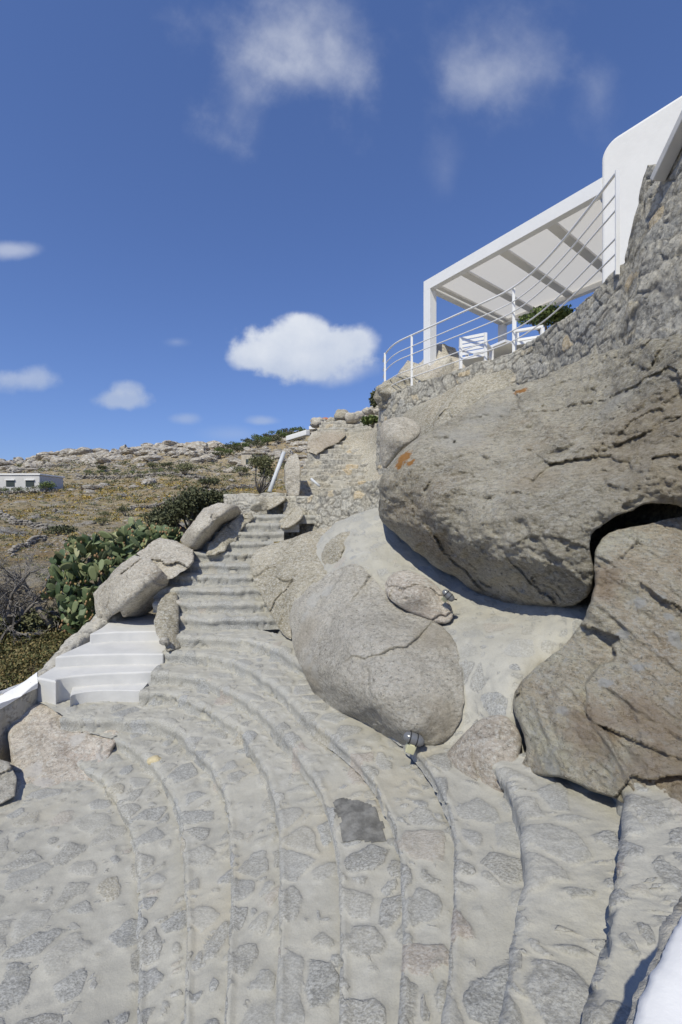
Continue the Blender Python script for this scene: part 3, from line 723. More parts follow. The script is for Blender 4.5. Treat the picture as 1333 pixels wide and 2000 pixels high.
cA = [(316, 1272), (375, 1275), (444, 1284), (490, 1305), (541, 1337), (579, 1376), (620, 1410), (670, 1450), (708, 1490), (732, 1525), (755, 1570), (774, 1620), (788, 1690), (790, 1780), (780, 2000), (765, 2300)]
c1 = [(345, 1243), (430, 1243), (520, 1255), (570, 1280), (640, 1325), (720, 1375), (780, 1425), (815, 1465), (840, 1500), (864, 1540), (882, 1585), (893, 1640), (895, 1700), (885, 1850), (868, 2000), (840, 2300)]
c2 = [(960, 1490), (985, 1510), (1003, 1540), (1017, 1580), (1027, 1630), (1026, 1700), (1010, 1850), (985, 2000), (940, 2300)]
c1o = [(345, 1209), (430, 1209), (530, 1220), (610, 1250), (700, 1300), (800, 1385), (900, 1450)] + c2
c3 = [(1195, 1470), (1215, 1520), (1226, 1572), (1220, 1610), (1207, 1700), (1178, 1850), (1150, 2000), (1090, 2300)]
c3o = [(1040, 1420), (1130, 1450), (1200, 1500)] + c3[1:]
c4 = [(1330, 1440), (1500, 1520), (1520, 1620), (1520, 1700), (1500, 1850), (1460, 2000), (1400, 2300)]
zF, zE, zD, zC, zB, zA, z1, z2, z3 = .085, .20, .34, .48, .615, .75, .89, 1.04, 1.19
STEPS = {}
for k, (nos, z, zl, out) in enumerate([(cF, zF, 0, cE), (cE, zE, zF, cD), (cD, zD, zE, cCo), (cC, zC, zD, cB), (cB, zB, zC, cA), (cA, zA, zB, c1), (c1, z1, zA, c1o), (c2, z2, z1, c3o), (c3, z3, z2, c4)]):
    zo = [zE, zD, zC, zB, zA, z1, z2, z3, z3][k]
    STEPS[k] = step_mesh(nos, z, zl, out, stair, 300, 30, k + 1, zo=zo, flat=(.85, .85, .8, .75, .7, .6, .55, .35, .25)[k], rise=.14 * (.85, .85, .8, .75, .7, .6, .4, .3, 0)[k])
# flight climbing away between the boulders
ups = [(1209, 334, 530), (1178, 326, 522), (1147, 324, 510), (1121, 334, 500), (1096, 346, 500), (1075, 366, 500), (1055, 392, 510), (1037, 405, 530), (1020, 420, 560), (1004.5, 430, 600)]
for k, (y, xa, xb) in enumerate(ups):
    z = z2 + .15 * k; zl = z - .15; yn = 0
    d = (EYE - z) * FPX / (y - 1000) if k < 9 else 8.55
    d = 5.99 + .27 * k
    a = [P(x, 0, d + bow) [:2] for x, bow in ((xa - 26, .10), ((xa + xb) / 2, -.03), (xb + 25, .05))]
    dn = d + .27
    nos = [(666.5 + FPX * q[0] / q[1], 1000 + (EYE - z) * FPX / q[1]) for q in a]
    b = [P(x, 0, dn + .16)[:2] for x in (xa - 26, (xa + xb) / 2, xb + 25)]
    # work directly in plan with a private projector
    A_, B_ = np.array(a), np.array(b)
    def G2(seq, zz): return [(666.5 + FPX * q[0] / q[1], 1000 + (EYE - zz) * FPX / q[1]) for q in seq]
    if abs(EYE - z) < .03: z += .04
    step_mesh(G2(A_, z), z, zl, G2(B_, z), stair, 110, 10, 20 + k, rough=1.5, cell=.17, und=.045)
# top landing beyond the flight
def landing():
    xs = np.linspace(-5.5, 3.0, 380); ys = np.linspace(.6, 4.35, 210); X, Y = np.meshgrid(xs, ys)
    V = np.stack([X.ravel(), Y.ravel(), np.zeros(X.size)], 1); V[:, 2] += surf_disp(V, .02, 5)
    V[:, 2] += smooth(-.6, -4.0, V[:, 0]) * .03
    at = stone_attr(V, .205, .05, .42, 1.0, True); V[:, 2] += smooth(-.02, .07, at[:, 0]) * .009 + fbm(V * 26, 3) * .004
    idx = np.arange(X.size).reshape(X.shape); F = np.stack([idx[:-1, :-1].ravel(), idx[:-1, 1:].ravel(), idx[1:, 1:].ravel(), idx[1:, :-1].ravel()], 1)
    o = mk('paving', V, F, M_pave, None, True, at); o['kind'] = 'structure'
landing()
# the white quartz stone set in the second step edge
V, F = rockshape(3, 9, (.07, .05, .045)); o = mk('edge_stone', V + G(300, 1486, .20) + [0, .035, -.022], F, plain('cream_stone', (.62, .53, .34), .8, .2, 20, .12, .01), stair)
o['label'] = 'cream coloured stone set in the step edge'

def patch_on(step_o, px_poly, z, mat, lift=.005):
    me = step_o.data; V = np.empty(len(me.vertices) * 3, np.float32); me.vertices.foreach_get('co', V); V = V.reshape(-1, 3) + WLOC[step_o.name]
    q = np.stack([666.5 + FPX * V[:, 0] / V[:, 1], 1000 - FPX * (V[:, 2] - EYE) / V[:, 1]], 1); pl = np.array(px_poly, float)
    dist, near, ins = polydist(q + np.stack([gn(V * 9), gn(V * 9 + 5)], 1) * 7, pl)
    top = np.abs(V[:, 2] - z) < .13; F = [tuple(p.vertices) for p in me.polygons if all(ins[v] and top[v] for v in p.vertices)]
    us_ = sorted({v for f in F for v in f}); mp = {v: i for i, v in enumerate(us_)}
    W_ = V[us_].astype(float); edge = dist[us_]; W_[:, 2] += lift * smooth(0, 8, edge) - .001 + .002
    return mk('cement_patch', W_, [tuple(mp[v] for v in f) for f in F], mat, stair, True)
o = patch_on(STEPS[4], [(648, 1562), (664, 1556), (705, 1560), (742, 1582), (752, 1612), (760, 1640), (728, 1650), (700, 1648), (676, 1652), (664, 1642)], .66, plain('dark_cement', (.25, .245, .23), .9, .15, 14, .25, .01))
o['label'] = 'dark grey square patch set in the step'
V, F = rockshape(3, 17, (.06, .05, .05)); o = tag(mk('loose_stone', V + P(322, 1252, 5.45), F, M_mid), 'small round grey stone lying at the right edge of the plaster steps', 'stone')

# ------------------------------------------------------------------ white plaster steps
def white_steps():
    t = thing('plaster_steps', 'smooth pale grey plastered steps with a curved bottom step on the left', 'steps', G(200, 1375, .34))
    def g(seq, z): return [tuple(G(x, y, z)[:2]) for x, y in chaikin(seq, 0)]
    levels = [
        (.47, [(137, 1361), (142, 1357), (150, 1354), (171, 1350), (203, 1348), (240, 1348), (277, 1349)], [(290, 1325), (112, 1343)]),
        (.60, [(71, 1323), (110, 1331), (113, 1326), (122, 1323), (140, 1320), (203, 1315), (260, 1313), (305, 1311)], [(325, 1280), (104, 1300)]),
        (.73, [(107, 1283), (157, 1279), (230, 1277), (320, 1277)], [(330, 1236), (172, 1256)]),
        (.86, [(175, 1238), (225, 1234), (325, 1232)], [(330, 1205), (285, 1195), (240, 1196), (225, 1205), (198, 1226)]),
    ]
    for z, front, back in levels:
        f = g(front, z); b = g(back, z)
        if z < .8:
            c = np.mean(b, axis=0); b = [tuple(np.array(q) + (np.array([0, .35]) if q[1] > 0 else 0)) for q in b]
        MB().prism(f + b, .1, z).build('step', M_plaster, t, True, bevel=.022, seg=4)
white_steps()

# ------------------------------------------------------------------ boulders
BB = relief('overhanging_boulder', [(736, 985), (742, 935), (765, 908), (785, 876), (825, 852), (880, 822), (920, 790), (958, 768), (1010, 752), (1060, 738), (1120, 705), (1180, 676), (1230, 650), (1290, 628), (1340, 622), (1480, 560), (1600, 700), (1600, 980), (1340, 992), (1322, 988), (1285, 980), (1240, 992), (1200, 1012), (1165, 1030), (1152, 1045), (1150, 1070), (1162, 1100), (1160, 1140), (1142, 1172), (1112, 1188), (1060, 1186), (1000, 1186), (950, 1168), (880, 1125), (820, 1085), (770, 1042), (742, 1012)],
    [(745, 960, 5.0), (790, 900, 4.75), (760, 1000, 5.1), (850, 975, 4.15), (950, 1050, 3.6), (1050, 1085, 3.25), (1130, 1090, 3.02), (1150, 1180, 3.1), (800, 1060, 5.0), (880, 1115, 4.55), (1000, 1175, 3.95), (1080, 1180, 3.5),
     (900, 840, 5.1), (1000, 770, 5.5), (1100, 740, 5.2), (1200, 680, 4.55), (1290, 640, 3.95), (1340, 640, 3.7), (1340, 740, 3.4), (1200, 850, 3.75), (1340, 850, 3.15), (1100, 900, 3.8), (1000, 930, 3.95), (1340, 960, 3.0), (1200, 975, 3.15), (1270, 940, 3.0), (1160, 1010, 3.05), (1480, 700, 3.1), (1580, 900, 2.9), (1100, 800, 4.6)],
    M_big, R=30, T=2.2, step=3.2, disp=DBIG, warp=9, seed=1)
tag(BB, 'huge brown overhanging boulder with a shadowed underside below the terrace wall', 'boulder')
RBo = relief('streaked_boulder', [(1163, 1075), (1180, 1045), (1215, 1030), (1270, 1020), (1333, 1008), (1500, 990), (1650, 1300), (1650, 1640), (1450, 1620), (1333, 1592), (1290, 1582), (1232, 1560), (1222, 1572), (1195, 1560), (1120, 1528), (1060, 1512), (1010, 1512), (1030, 1470), (1018, 1420), (1002, 1390), (1004, 1340), (1060, 1295), (1110, 1255), (1140, 1215), (1158, 1160)],
    [(1165, 1080, 3.0), (1200, 1050, 3.05), (1333, 1020, 3.1), (1280, 1100, 2.85), (1180, 1200, 2.8), (1120, 1250, 2.9), (1010, 1340, 2.85), (1100, 1350, 2.6), (1250, 1300, 2.55), (1400, 1300, 2.45), (1020, 1490, 2.5), (1100, 1500, 2.32), (1220, 1560, 2.06), (1333, 1585, 1.88), (1200, 1450, 2.26), (1333, 1450, 2.18), (1600, 1200, 2.6), (1600, 1600, 1.8), (1500, 1010, 3.1)],
    M_right, R=10, T=1.6, step=3.2, disp=[('fbm', .08, (1.3, 1.3, 1.3)), ('facet', .10, (1.5, 1.5, 2.2)), ('diag', .075, (3.2, 3.2, 3.2)), ('diag', .03, (11, 11, 11)), ('fine', .03, (7, 7, 7)), ('fine', .018, (18, 18, 18))], warp=7, seed=4)
tag(RBo, 'large reddish streaked boulder rising at the right above the highest steps', 'boulder')
MB2 = relief('smooth_boulder', [(564, 1215), (570, 1178), (600, 1148), (650, 1114), (700, 1098), (735, 1135), (770, 1178), (830, 1205), (880, 1232), (902, 1285), (908, 1350), (902, 1410), (878, 1444), (840, 1462), (815, 1468), (780, 1455), (730, 1432), (680, 1408), (640, 1388), (618, 1368), (600, 1330), (578, 1280)],
    [(575, 1215, 5.1), (600, 1160, 5.2), (580, 1280, 4.6), (600, 1310, 4.15), (650, 1345, 3.72), (720, 1388, 3.28), (790, 1428, 2.98), (610, 1360, 4.3), (650, 1396, 4.0), (700, 1415, 3.72), (760, 1445, 3.38), (820, 1460, 3.05), (880, 1420, 3.02), (900, 1290, 3.4), (880, 1240, 3.75), (790, 1190, 4.3), (700, 1104, 5.1), (720, 1330, 3.3), (720, 1230, 3.85), (820, 1380, 3.0), (640, 1270, 4.05)],
    M_mid, R=5, T=1.2, step=3.2, disp=[('fbm', .10, (1.1, 1.1, 1.1)), ('facet', .06, (1.3, 1.3, 1.3)), ('diag', .022, (5, 5, 5)), ('fine', .02, (7, 7, 9)), ('fine', .010, (24, 24, 24))], warp=7, seed=2, wfreq=1.5)
tag(MB2, 'big smooth light grey boulder beside the curved steps with a lamp at its foot', 'boulder')
MB1 = relief('rounded_boulder', [(487, 1098), (498, 1075), (540, 1060), (600, 1040), (640, 1026), (690, 1030), (712, 1050), (712, 1100), (680, 1130), (620, 1155), (590, 1180), (572, 1210), (572, 1252), (556, 1240), (530, 1205), (510, 1165), (495, 1130)],
    [(495, 1100, 6.7), (540, 1065, 7.0), (640, 1035, 7.0), (700, 1050, 6.6), (690, 1110, 5.9), (600, 1120, 5.9), (560, 1150, 5.9), (520, 1170, 6.05), (560, 1235, 5.5), (580, 1190, 5.5), (640, 1090, 6.2)],
    M_olive, R=5, T=1.3, step=3.0, disp=[('fbm', .12, (1.1, 1.1, 1.1)), ('facet', .10, (1.4, 1.4, 1.4)), ('fine', .03, (7, 7, 7))], warp=7, seed=3)
tag(MB1, 'rounded olive grey boulder directly right of the upper flight of steps', 'boulder')
o = relief('oblong_boulder', [(622, 1112), (632, 1070), (655, 1045), (690, 1034), (706, 1045), (706, 1070), (692, 1092), (660, 1112), (632, 1126)],
    [(630, 1110, 6.0), (650, 1060, 6.2), (690, 1045, 6.2), (665, 1080, 5.8), (690, 1085, 5.9)], M_olive, R=12, T=.5, step=2.5, disp=DSM, warp=3, seed=8)
tag(o, 'oblong tan boulder set in mortar between the rounded boulder and the masonry', 'boulder')
SR = relief('small_oval_rock', [(752, 1140), (762, 1122), (790, 1112), (825, 1122), (852, 1142), (872, 1165), (886, 1190), (884, 1212), (866, 1220), (835, 1210), (800, 1196), (770, 1178), (756, 1160)],
    [(755, 1145, 4.45), (790, 1115, 4.55), (850, 1145, 4.25), (885, 1195, 3.95), (860, 1212, 3.95), (800, 1188, 4.15), (820, 1160, 4.0), (780, 1150, 4.2)], M_pink, R=8, T=.35, step=2.2, disp=[('fbm', .05, (2, 2, 2)), ('crack', .05, (2.1, 2.1, 2.1)), ('fine', .012, (10, 10, 10))], warp=3, seed=15)
tag(SR, 'small oval pinkish rock set in the mortared slope under the overhanging boulder', 'rock')
PR = relief('pink_bedrock', [(868, 1478), (890, 1450), (920, 1418), (950, 1398), (985, 1395), (1012, 1420), (1020, 1450), (1012, 1490), (998, 1525), (990, 1552), (950, 1545), (905, 1522), (880, 1500)],
    [(875, 1480, 2.82), (920, 1425, 2.85), (990, 1400, 2.8), (1010, 1450, 2.65), (990, 1545, 2.44), (930, 1530, 2.6), (950, 1470, 2.62)], M_pink, R=16, T=.7, step=2.5, disp=[('fbm', .03, (2, 2, 2)), ('facet', .02, (3, 3, 3)), ('fine', .01, (12, 12, 20))], warp=4, seed=6)
tag(PR, 'flat pinkish rock wedged between the lamp boulder and the streaked boulder', 'rock')
MS = relief('mortared_slope', [(540, 1320), (540, 1150), (640, 1030), (700, 1000), (760, 990), (900, 1060), (1000, 1120), (1190, 1100), (1230, 1200), (1150, 1320), (1080, 1500), (1000, 1590), (900, 1540), (840, 1510), (800, 1450), (650, 1380)],
    [(700, 1030, 6.3), (740, 1040, 5.9), (780, 1100, 5.2), (850, 1150, 4.7), (890, 1235, 3.78), (905, 1330, 3.28), (1000, 1225, 3.6), (1120, 1215, 3.3), (1000, 1330, 3.0), (1000, 1400, 2.85), (950, 1400, 2.98), (900, 1450, 2.96), (865, 1495, 2.86), (1000, 1500, 2.75), (600, 1150, 6.0), (570, 1300, 5.4), (700, 1380, 4.0), (700, 1108, 5.25), (770, 1185, 4.5), (1150, 1150, 3.7), (1100, 1350, 3.2), (900, 1535, 2.72), (1000, 1150, 4.4), (1000, 1580, 2.6)],
    M_slope, R=20, T=.5, step=3.2, disp=[('fbm', .05, (2, 2, 2)), ('fine', .02, (7, 7, 7))], warp=6, seed=7, mask=lambda V: stone_attr(V, .20, .06, .5, 1.0, True))
tag(MS, 'mortared stone slope filling the gap between the boulders', 'retaining slope')
LF = relief('reddish_slab', [(14, 1405), (40, 1382), (90, 1372), (150, 1378), (200, 1390), (245, 1402), (236, 1440), (212, 1475), (205, 1515), (218, 1548), (190, 1562), (110, 1566), (34, 1572), (22, 1500)],
    [(20, 1410, 4.75), (90, 1378, 4.92), (200, 1395, 4.82), (250, 1410, 4.72), (232, 1445, 4.48), (212, 1540, 4.02), (110, 1560, 3.88), (30, 1565, 3.86), (100, 1470, 4.32), (180, 1480, 4.3)],
    M_pink, R=12, T=.7, step=3.0, disp=[('fbm', .05, (1.5, 1.5, 1.5)), ('crack', .025, (1.1, 1.1, 1.1)), ('fine', .015, (9, 9, 9))], warp=6, seed=21)
tag(LF, 'broad reddish rock slab between the lower landing and the plaster steps', 'rock')
o = relief('grey_edge_rock', [(-80, 1500), (-20, 1478), (18, 1488), (32, 1520), (30, 1556), (0, 1572), (-80, 1600)], [(-60, 1500, 4.1), (10, 1490, 4.05), (28, 1530, 3.86), (0, 1565, 3.72), (-60, 1590, 3.66), (-10, 1520, 3.9)], M_mid, R=6, T=.4, step=3, disp=[('facet', .06, (2, 2, 2)), ('fine', .03, (7, 7, 7))], warp=4, seed=22, smooth_it=0)
tag(o, 'smooth grey rock at the left end of the lower landing', 'rock')
LB1 = relief('leaning_boulder', [(352, 1056), (372, 1025), (400, 992), (425, 982), (462, 988), (474, 1000), (462, 1014), (440, 1030), (418, 1055), (404, 1074), (385, 1077), (360, 1068)],
    [(356, 1056, 7.6), (400, 995, 7.75), (425, 986, 7.8), (385, 1072, 7.35), (410, 1020, 7.3), (432, 1008, 7.3), (455, 1000, 7.8), (468, 1002, 8.3), (440, 1025, 8.3), (425, 1045, 8.2), (408, 1068, 8.0), (398, 1050, 7.2), (412, 1032, 7.2)],
    M_left, R=10, T=.8, step=2.2, disp=[('fbm', .05, (1, 1, 1)), ('facet', .08, (1.3, 1.3, 1.3)), ('fine', .03, (5, 5, 5))], warp=4, seed=9, smooth_it=0, wfreq=2)
tag(LB1, 'upright pale boulder leaning left of the upper flight in front of the dark bush', 'boulder')
LB2 = relief('split_boulder', [(182, 1160), (205, 1135), (240, 1098), (262, 1084), (292, 1092), (332, 1128), (326, 1150), (314, 1180), (290, 1198), (262, 1204), (244, 1206), (236, 1192), (205, 1216), (194, 1222), (188, 1195)],
    [(185, 1165, 6.7), (240, 1100, 6.8), (270, 1088, 6.8), (330, 1130, 6.5), (242, 1193, 6.1), (280, 1150, 6.1), (262, 1172, 6.04), (305, 1136, 6.25), (318, 1160, 6.85), (290, 1190, 6.8), (262, 1200, 6.5), (195, 1215, 6.5), (215, 1160, 6.35)],
    M_left, R=9, T=.9, step=2.2, disp=[('fbm', .05, (1.2, 1.2, 1.2)), ('facet', .10, (1.3, 1.3, 1.3)), ('crack', .05, (.9, .9, .9)), ('fine', .03, (6, 6, 6))], warp=5, seed=10, smooth_it=0, wfreq=2)
tag(LB2, 'large split boulder with a dark undercut standing over the plaster steps', 'boulder')
LB3 = relief('flat_boulder', [(266, 1082), (290, 1064), (312, 1050), (345, 1056), (378, 1072), (382, 1095), (362, 1115), (345, 1126), (326, 1131), (312, 1118), (292, 1098)],
    [(270, 1082, 7.2), (310, 1055, 7.4), (370, 1075, 7.1), (375, 1100, 6.8), (330, 1126, 6.5), (320, 1090, 6.9)], M_left, R=6, T=.7, step=2.2, disp=[('facet', .10, (1.3, 1.3, 1.3)), ('fine', .03, (6, 6, 6))], warp=5, seed=11, smooth_it=0, wfreq=2)
tag(LB3, 'flat topped pale boulder between the split boulder and the upper flight', 'boulder')
LR = relief('side_rock', [(301, 1212), (307, 1186), (320, 1162), (345, 1150), (352, 1195), (350, 1235), (354, 1266), (328, 1272), (316, 1254), (306, 1236)],
    [(322, 1145, 6.7), (350, 1142, 6.8), (352, 1200, 6.02), (356, 1262, 5.62), (308, 1210, 5.8), (328, 1264, 5.45), (325, 1200, 5.85)], M_olive, R=6, T=.5, step=2.2, disp=[('facet', .05, (1.8, 1.8, 1.8)), ('fine', .03, (6, 6, 6))], warp=4, seed=12, smooth_it=0, wfreq=2)
tag(LR, 'grey brown rock at the foot of the upper flight beside the plaster steps', 'rock')
TB = relief('perched_boulder', [(741, 870), (743, 828), (765, 816), (800, 815), (822, 830), (824, 850), (800, 868), (782, 880), (765, 905), (752, 918), (744, 900)],
    [(745, 870, 6.5), (748, 830, 6.6), (800, 822, 6.5), (820, 845, 6.3), (780, 872, 6.1), (755, 910, 6.5), (775, 850, 6.05)], M_left, R=10, T=.8, step=2.2, disp=[('fbm', .05, (1.6, 1.6, 1.6)), ('fine', .03, (7, 7, 7))], warp=3, seed=13)
tag(TB, 'pale rounded boulder perched under the corner of the round terrace wall', 'boulder')
o = relief('tan_rock', [(845, 830), (855, 800), (875, 782), (905, 778), (922, 792), (915, 812), (880, 832), (852, 845)], [(850, 830, 6.2), (880, 785, 6.4), (915, 795, 6.2), (880, 815, 5.95)], M_olive, R=14, T=.5, step=2.5, disp=DSM, warp=3, seed=14)
tag(o, 'tan rock built into the foot of the round terrace wall', 'rock')
# orange lichen patches as thin growths on the boulders
def lichen(name, px, py, d, r, label, parent, seed):
    R = np.random.RandomState(seed)
# rock ledge at the head of the flight
o = relief('ledge_rock', [(486, 992), (505, 976), (530, 970), (556, 968), (562, 976), (540, 990), (515, 999), (494, 1000)], [(490, 992, 8.8), (520, 972, 9.3), (550, 975, 9.0), (500, 995, 8.8), (505, 982, 8.5)], M_olive, R=4, T=.5, step=2, disp=DSM, warp=2, seed=16)
tag(o, 'jutting ledge rock at the head of the upper flight', 'rock')
o = relief('cracked_rock', [(546, 1012), (562, 996), (584, 986), (596, 1004), (584, 1022), (560, 1034), (546, 1030)], [(545, 1010, 8.5), (590, 975, 8.6), (590, 1015, 8.1), (545, 1035, 8.0)], M_olive, R=10, T=.5, step=2.2, disp=DSM, warp=2, seed=17)
tag(o, 'small rock bedded beside the upper flight below the masonry', 'rock')
o = relief('standing_rock', [(556, 915), (564, 892), (580, 886), (588, 905), (588, 935), (584, 968), (562, 970), (556, 945)], [(556, 900, 9.4), (575, 885, 9.4), (575, 920, 9.1), (570, 960, 9.1)], M_left, R=5, T=.5, step=2, disp=DSM, warp=3, seed=18, smooth_it=0, wfreq=2)
tag(o, 'upright pale rock next to the leaning white pole', 'rock')
# left side fill under the flight
o = relief('flight_side_rock', [(402, 1084), (405, 1066), (420, 1048), (432, 1036), (448, 1022), (470, 1004), (492, 1000), (496, 1012), (478, 1030), (468, 1040), (462, 1056), (448, 1060), (440, 1078), (420, 1086)], [(405, 1082, 7.25), (425, 1050, 7.6), (470, 1008, 8.3), (490, 1006, 8.4), (462, 1050, 7.75), (440, 1075, 7.3)], M_olive, R=5, T=.4, step=2, disp=[('facet', .12, (2.2, 2.2, 2.2)), ('fine', .05, (6, 6, 6))], warp=4, seed=19, smooth_it=0, wfreq=2.5)
tag(o, 'rough grey rock face along the left side of the upper flight', 'rock')

def surf_point(o, px, py):
    V = np.empty(len(o.data.vertices) * 3, np.float32); o.data.vertices.foreach_get('co', V); V = V.reshape(-1, 3) + WLOC[o.name]
    x = 666.5 + FPX * V[:, 0] / V[:, 1]; y = 1000 - FPX * (V[:, 2] - EYE) / V[:, 1]
    m = np.hypot(x - px, y - py) < 7
    if not m.any(): m = np.hypot(x - px, y - py) < 25
    return V[m][np.argmin(V[m][:, 1])]
def spots(o, pts, colr, op=.85, soft=.35):
    """lichen growths on the rock itself, at fixed places of the rock"""
    m = o.data.materials[0].copy(); o.data.materials[0] = m; nt = m.node_tree; b = nt.nodes['Principled BSDF']
    src = b.inputs['Base Color'].links[0].from_socket; tc = nt.nodes.new('ShaderNodeTexCoord'); total = None
    nz = nt.nodes.new('ShaderNodeTexNoise'); nz.inputs['Scale'].default_value = 14; nz.inputs['Detail'].default_value = 8; nz.inputs['Roughness'].default_value = .75; nt.links.new(tc.outputs['Object'], nz.inputs['Vector'])
    for px, py, rad in pts:
        p = surf_point(o, px, py); q = p - WLOC[o.name]
        d = nt.nodes.new('ShaderNodeVectorMath'); d.operation = 'DISTANCE'; nt.links.new(tc.outputs['Object'], d.inputs[0]); d.inputs[1].default_value = tuple(float(v) for v in q)
        a = nt.nodes.new('ShaderNodeMath'); a.operation = 'MULTIPLY_ADD'; nt.links.new(nz.outputs[0], a.inputs[0]); a.inputs[1].default_value = rad * 3.2; nt.links.new(d.outputs['Value'], a.inputs[2])
        r_ = nt.nodes.new('ShaderNodeMapRange'); r_.interpolation_type = 'SMOOTHSTEP'; nt.links.new(a.outputs[0], r_.inputs[0]); r_.inputs[1].default_value = rad * 2.3; r_.inputs[2].default_value = rad * (2.3 + soft); r_.inputs[3].default_value = op; r_.inputs[4].default_value = 0
        if total is None: total = r_.outputs[0]
        else:
            x = nt.nodes.new('ShaderNodeMath'); x.operation = 'MAXIMUM'; nt.links.new(total, x.inputs[0]); nt.links.new(r_.outputs[0], x.inputs[1]); total = x.outputs[0]
    mx = nt.nodes.new('ShaderNodeMix'); mx.data_type = 'RGBA'; nt.links.new(total, mx.inputs[0]); nt.links.new(src, mx.inputs[6]); mx.inputs[7].default_value = colr + (1,); nt.links.new(mx.outputs[2], b.inputs['Base Color'])
spots(BB, [(786, 888, .11), (800, 900, .06), (1018, 758, .09), (776, 905, .09)], (.50, .21, .03))
spots(BB, [(900, 850, .20), (960, 800, .16), (1200, 775, .10), (930, 815, .12)], (.62, .61, .57), .5, 1.2)
spots(BB, [(1270, 840, .28), (1200, 880, .20), (1320, 900, .22), (1040, 930, .14)], (.46, .35, .22), .32, 1.8)
spots(RBo, [(1245, 1172, .035), (1285, 1165, .035), (1300, 1200, .03), (1315, 1250, .05), (1215, 1235, .04), (1180, 1330, .04), (1240, 1300, .03), (1100, 1380, .04)], (.64, .64, .62))
spots(RBo, [(1180, 1120, .06), (1165, 1150, .05), (1260, 1400, .10), (1150, 1420, .10), (1300, 1500, .12)], (.40, .28, .19), .5, 1.6)
spots(MB2, [(605, 1170, .09), (590, 1200, .06), (598, 1290, .07), (610, 1310, .06), (640, 1150, .08)], (.66, .65, .61), .6, .8)
spots(MB2, [(590, 1240, .16), (600, 1330, .12), (850, 1240, .12), (870, 1400, .10)], (.44, .38, .29), .45, 1.5)
spots(LF, [(60, 1500, .10), (80, 1530, .10), (150, 1440, .08), (200, 1470, .06)], (.60, .57, .53))

# ------------------------------------------------------------------ terrace wall and upper masonry
PLAN = [(1.25, 12.0), (.98, 11.0), (.90, 10.3), (.97, 9.75), (1.12, 9.28), (1.4, 8.87), (1.75, 8.39), (2.1, 7.9), (2.41, 7.48), (2.71, 7.0), (2.86, 6.4), (2.90, 5.65), (2.88, 4.97), (2.88, 4.5), (2.92, 4.0), (3.0, 3.4), (3.1, 2.4)]
WT = 4.95
def wall_top(Y):   # height of the masonry along the plan curve
    return np.interp(Y, [2.4, 3.4, 3.95, 4.25, 4.42, 4.6, 5.0, 12], [6.4, 6.05, 5.55, 5.72, 5.35, 4.98, WT, WT])
def masonry_strip(name, plan, top, zb, mat, parent=None, off=0.0, cell=.22, ds=.022, bulge=.05, seed=0, back=.35, batter=.06, tcap=None, zs=1.55, tmin=.02, tmax=.07):
    p = chaikin(plan, 2); L = np.linalg.norm(np.diff(p, axis=0), axis=1).sum(); n = int(L / ds); p = resample(p, n)
    t = np.gradient(p, axis=0); t /= np.linalg.norm(t, axis=1)[:, None]; nr = np.stack([-t[:, 1], t[:, 0]], 1)
    # outward is the side facing the camera/left
    sgn = np.sign((nr * (-p)).sum(1)).mean(); nr = nr * (1 if sgn > 0 else -1)
    tp = top(p[:, 1]) if callable(top) else np.full(n, top)
    tp = tp + fbm(np.stack([np.arange(n) * ds * 3, np.zeros(n), np.full(n, seed + 2.2)], 1), 4) * .06
    H = (tp - zb); m = int(H.max() / ds); V = []
    for k in range(m + 1):
        u = k / m; z = zb + H * u; o = batter * (1 - u) * H
        V.append(np.stack([p[:, 0] + nr[:, 0] * o, p[:, 1] + nr[:, 1] * o, z], 1))
    V = np.array(V); sh = V.shape[:2]; Vf = V.reshape(-1, 3)
    at = stone_attr(Vf + seed, cell, tmin, tmax, zs)
    h = smooth(-.03, .035, at[:, 0]) * (bulge * .22 + .018 * at[:, 2]) + fbm(Vf * 6 + seed, 5, .65) * .028 + fbm(Vf * 1.1 + seed, 3) * .08
    N = np.tile(nr, (sh[0], 1)); Vf[:, 0] += N[:, 0] * h; Vf[:, 1] += N[:, 1] * h
    rows = [Vf.reshape(sh + (3,))]
    top_row = rows[0][-1].copy()
    for k in (1, 2, 3):
        r = top_row.copy(); r[:, 0] -= nr[:, 0] * back * k / 3; r[:, 1] -= nr[:, 1] * back * k / 3; r[:, 2] += .01; rows.append(r[None])
    r = rows[-1][0].copy(); r[:, 2] = zb; rows.append(r[None])
    V = np.concatenate(rows, 0); R_, C_ = V.shape[:2]; Vf = V.reshape(-1, 3); at = np.concatenate([at, np.tile(at[-C_:], (R_ - sh[0], 1))])
    idx = np.arange(R_ * C_).reshape(R_, C_); F = np.stack([idx[:-1, :-1].ravel(), idx[:-1, 1:].ravel(), idx[1:, 1:].ravel(), idx[1:, :-1].ravel()], 1)
    c = np.cross(V[0, 1] - V[0, 0], V[1, 0] - V[0, 0])[:2] @ nr[0]
    if c < 0: F = F[:, ::-1]
    return mk(name, Vf, F, mat, parent, True, at)
TW = masonry_strip('terrace_wall', PLAN, wall_top, 2.2, M_mason, seed=3)
tag(TW, 'curved grey dry stone terrace wall carrying the white railing', 'stone wall')
# terrace paving
tp = [(x + .12 if y > 5 else x + .25, y) for x, y in PLAN[:-3]] + [(12, 4.2), (14, 16), (2, 16)]
o = MB().prism(tp, WT - .25, WT - .06).build('terrace', M_pave); o['kind'] = 'structure'

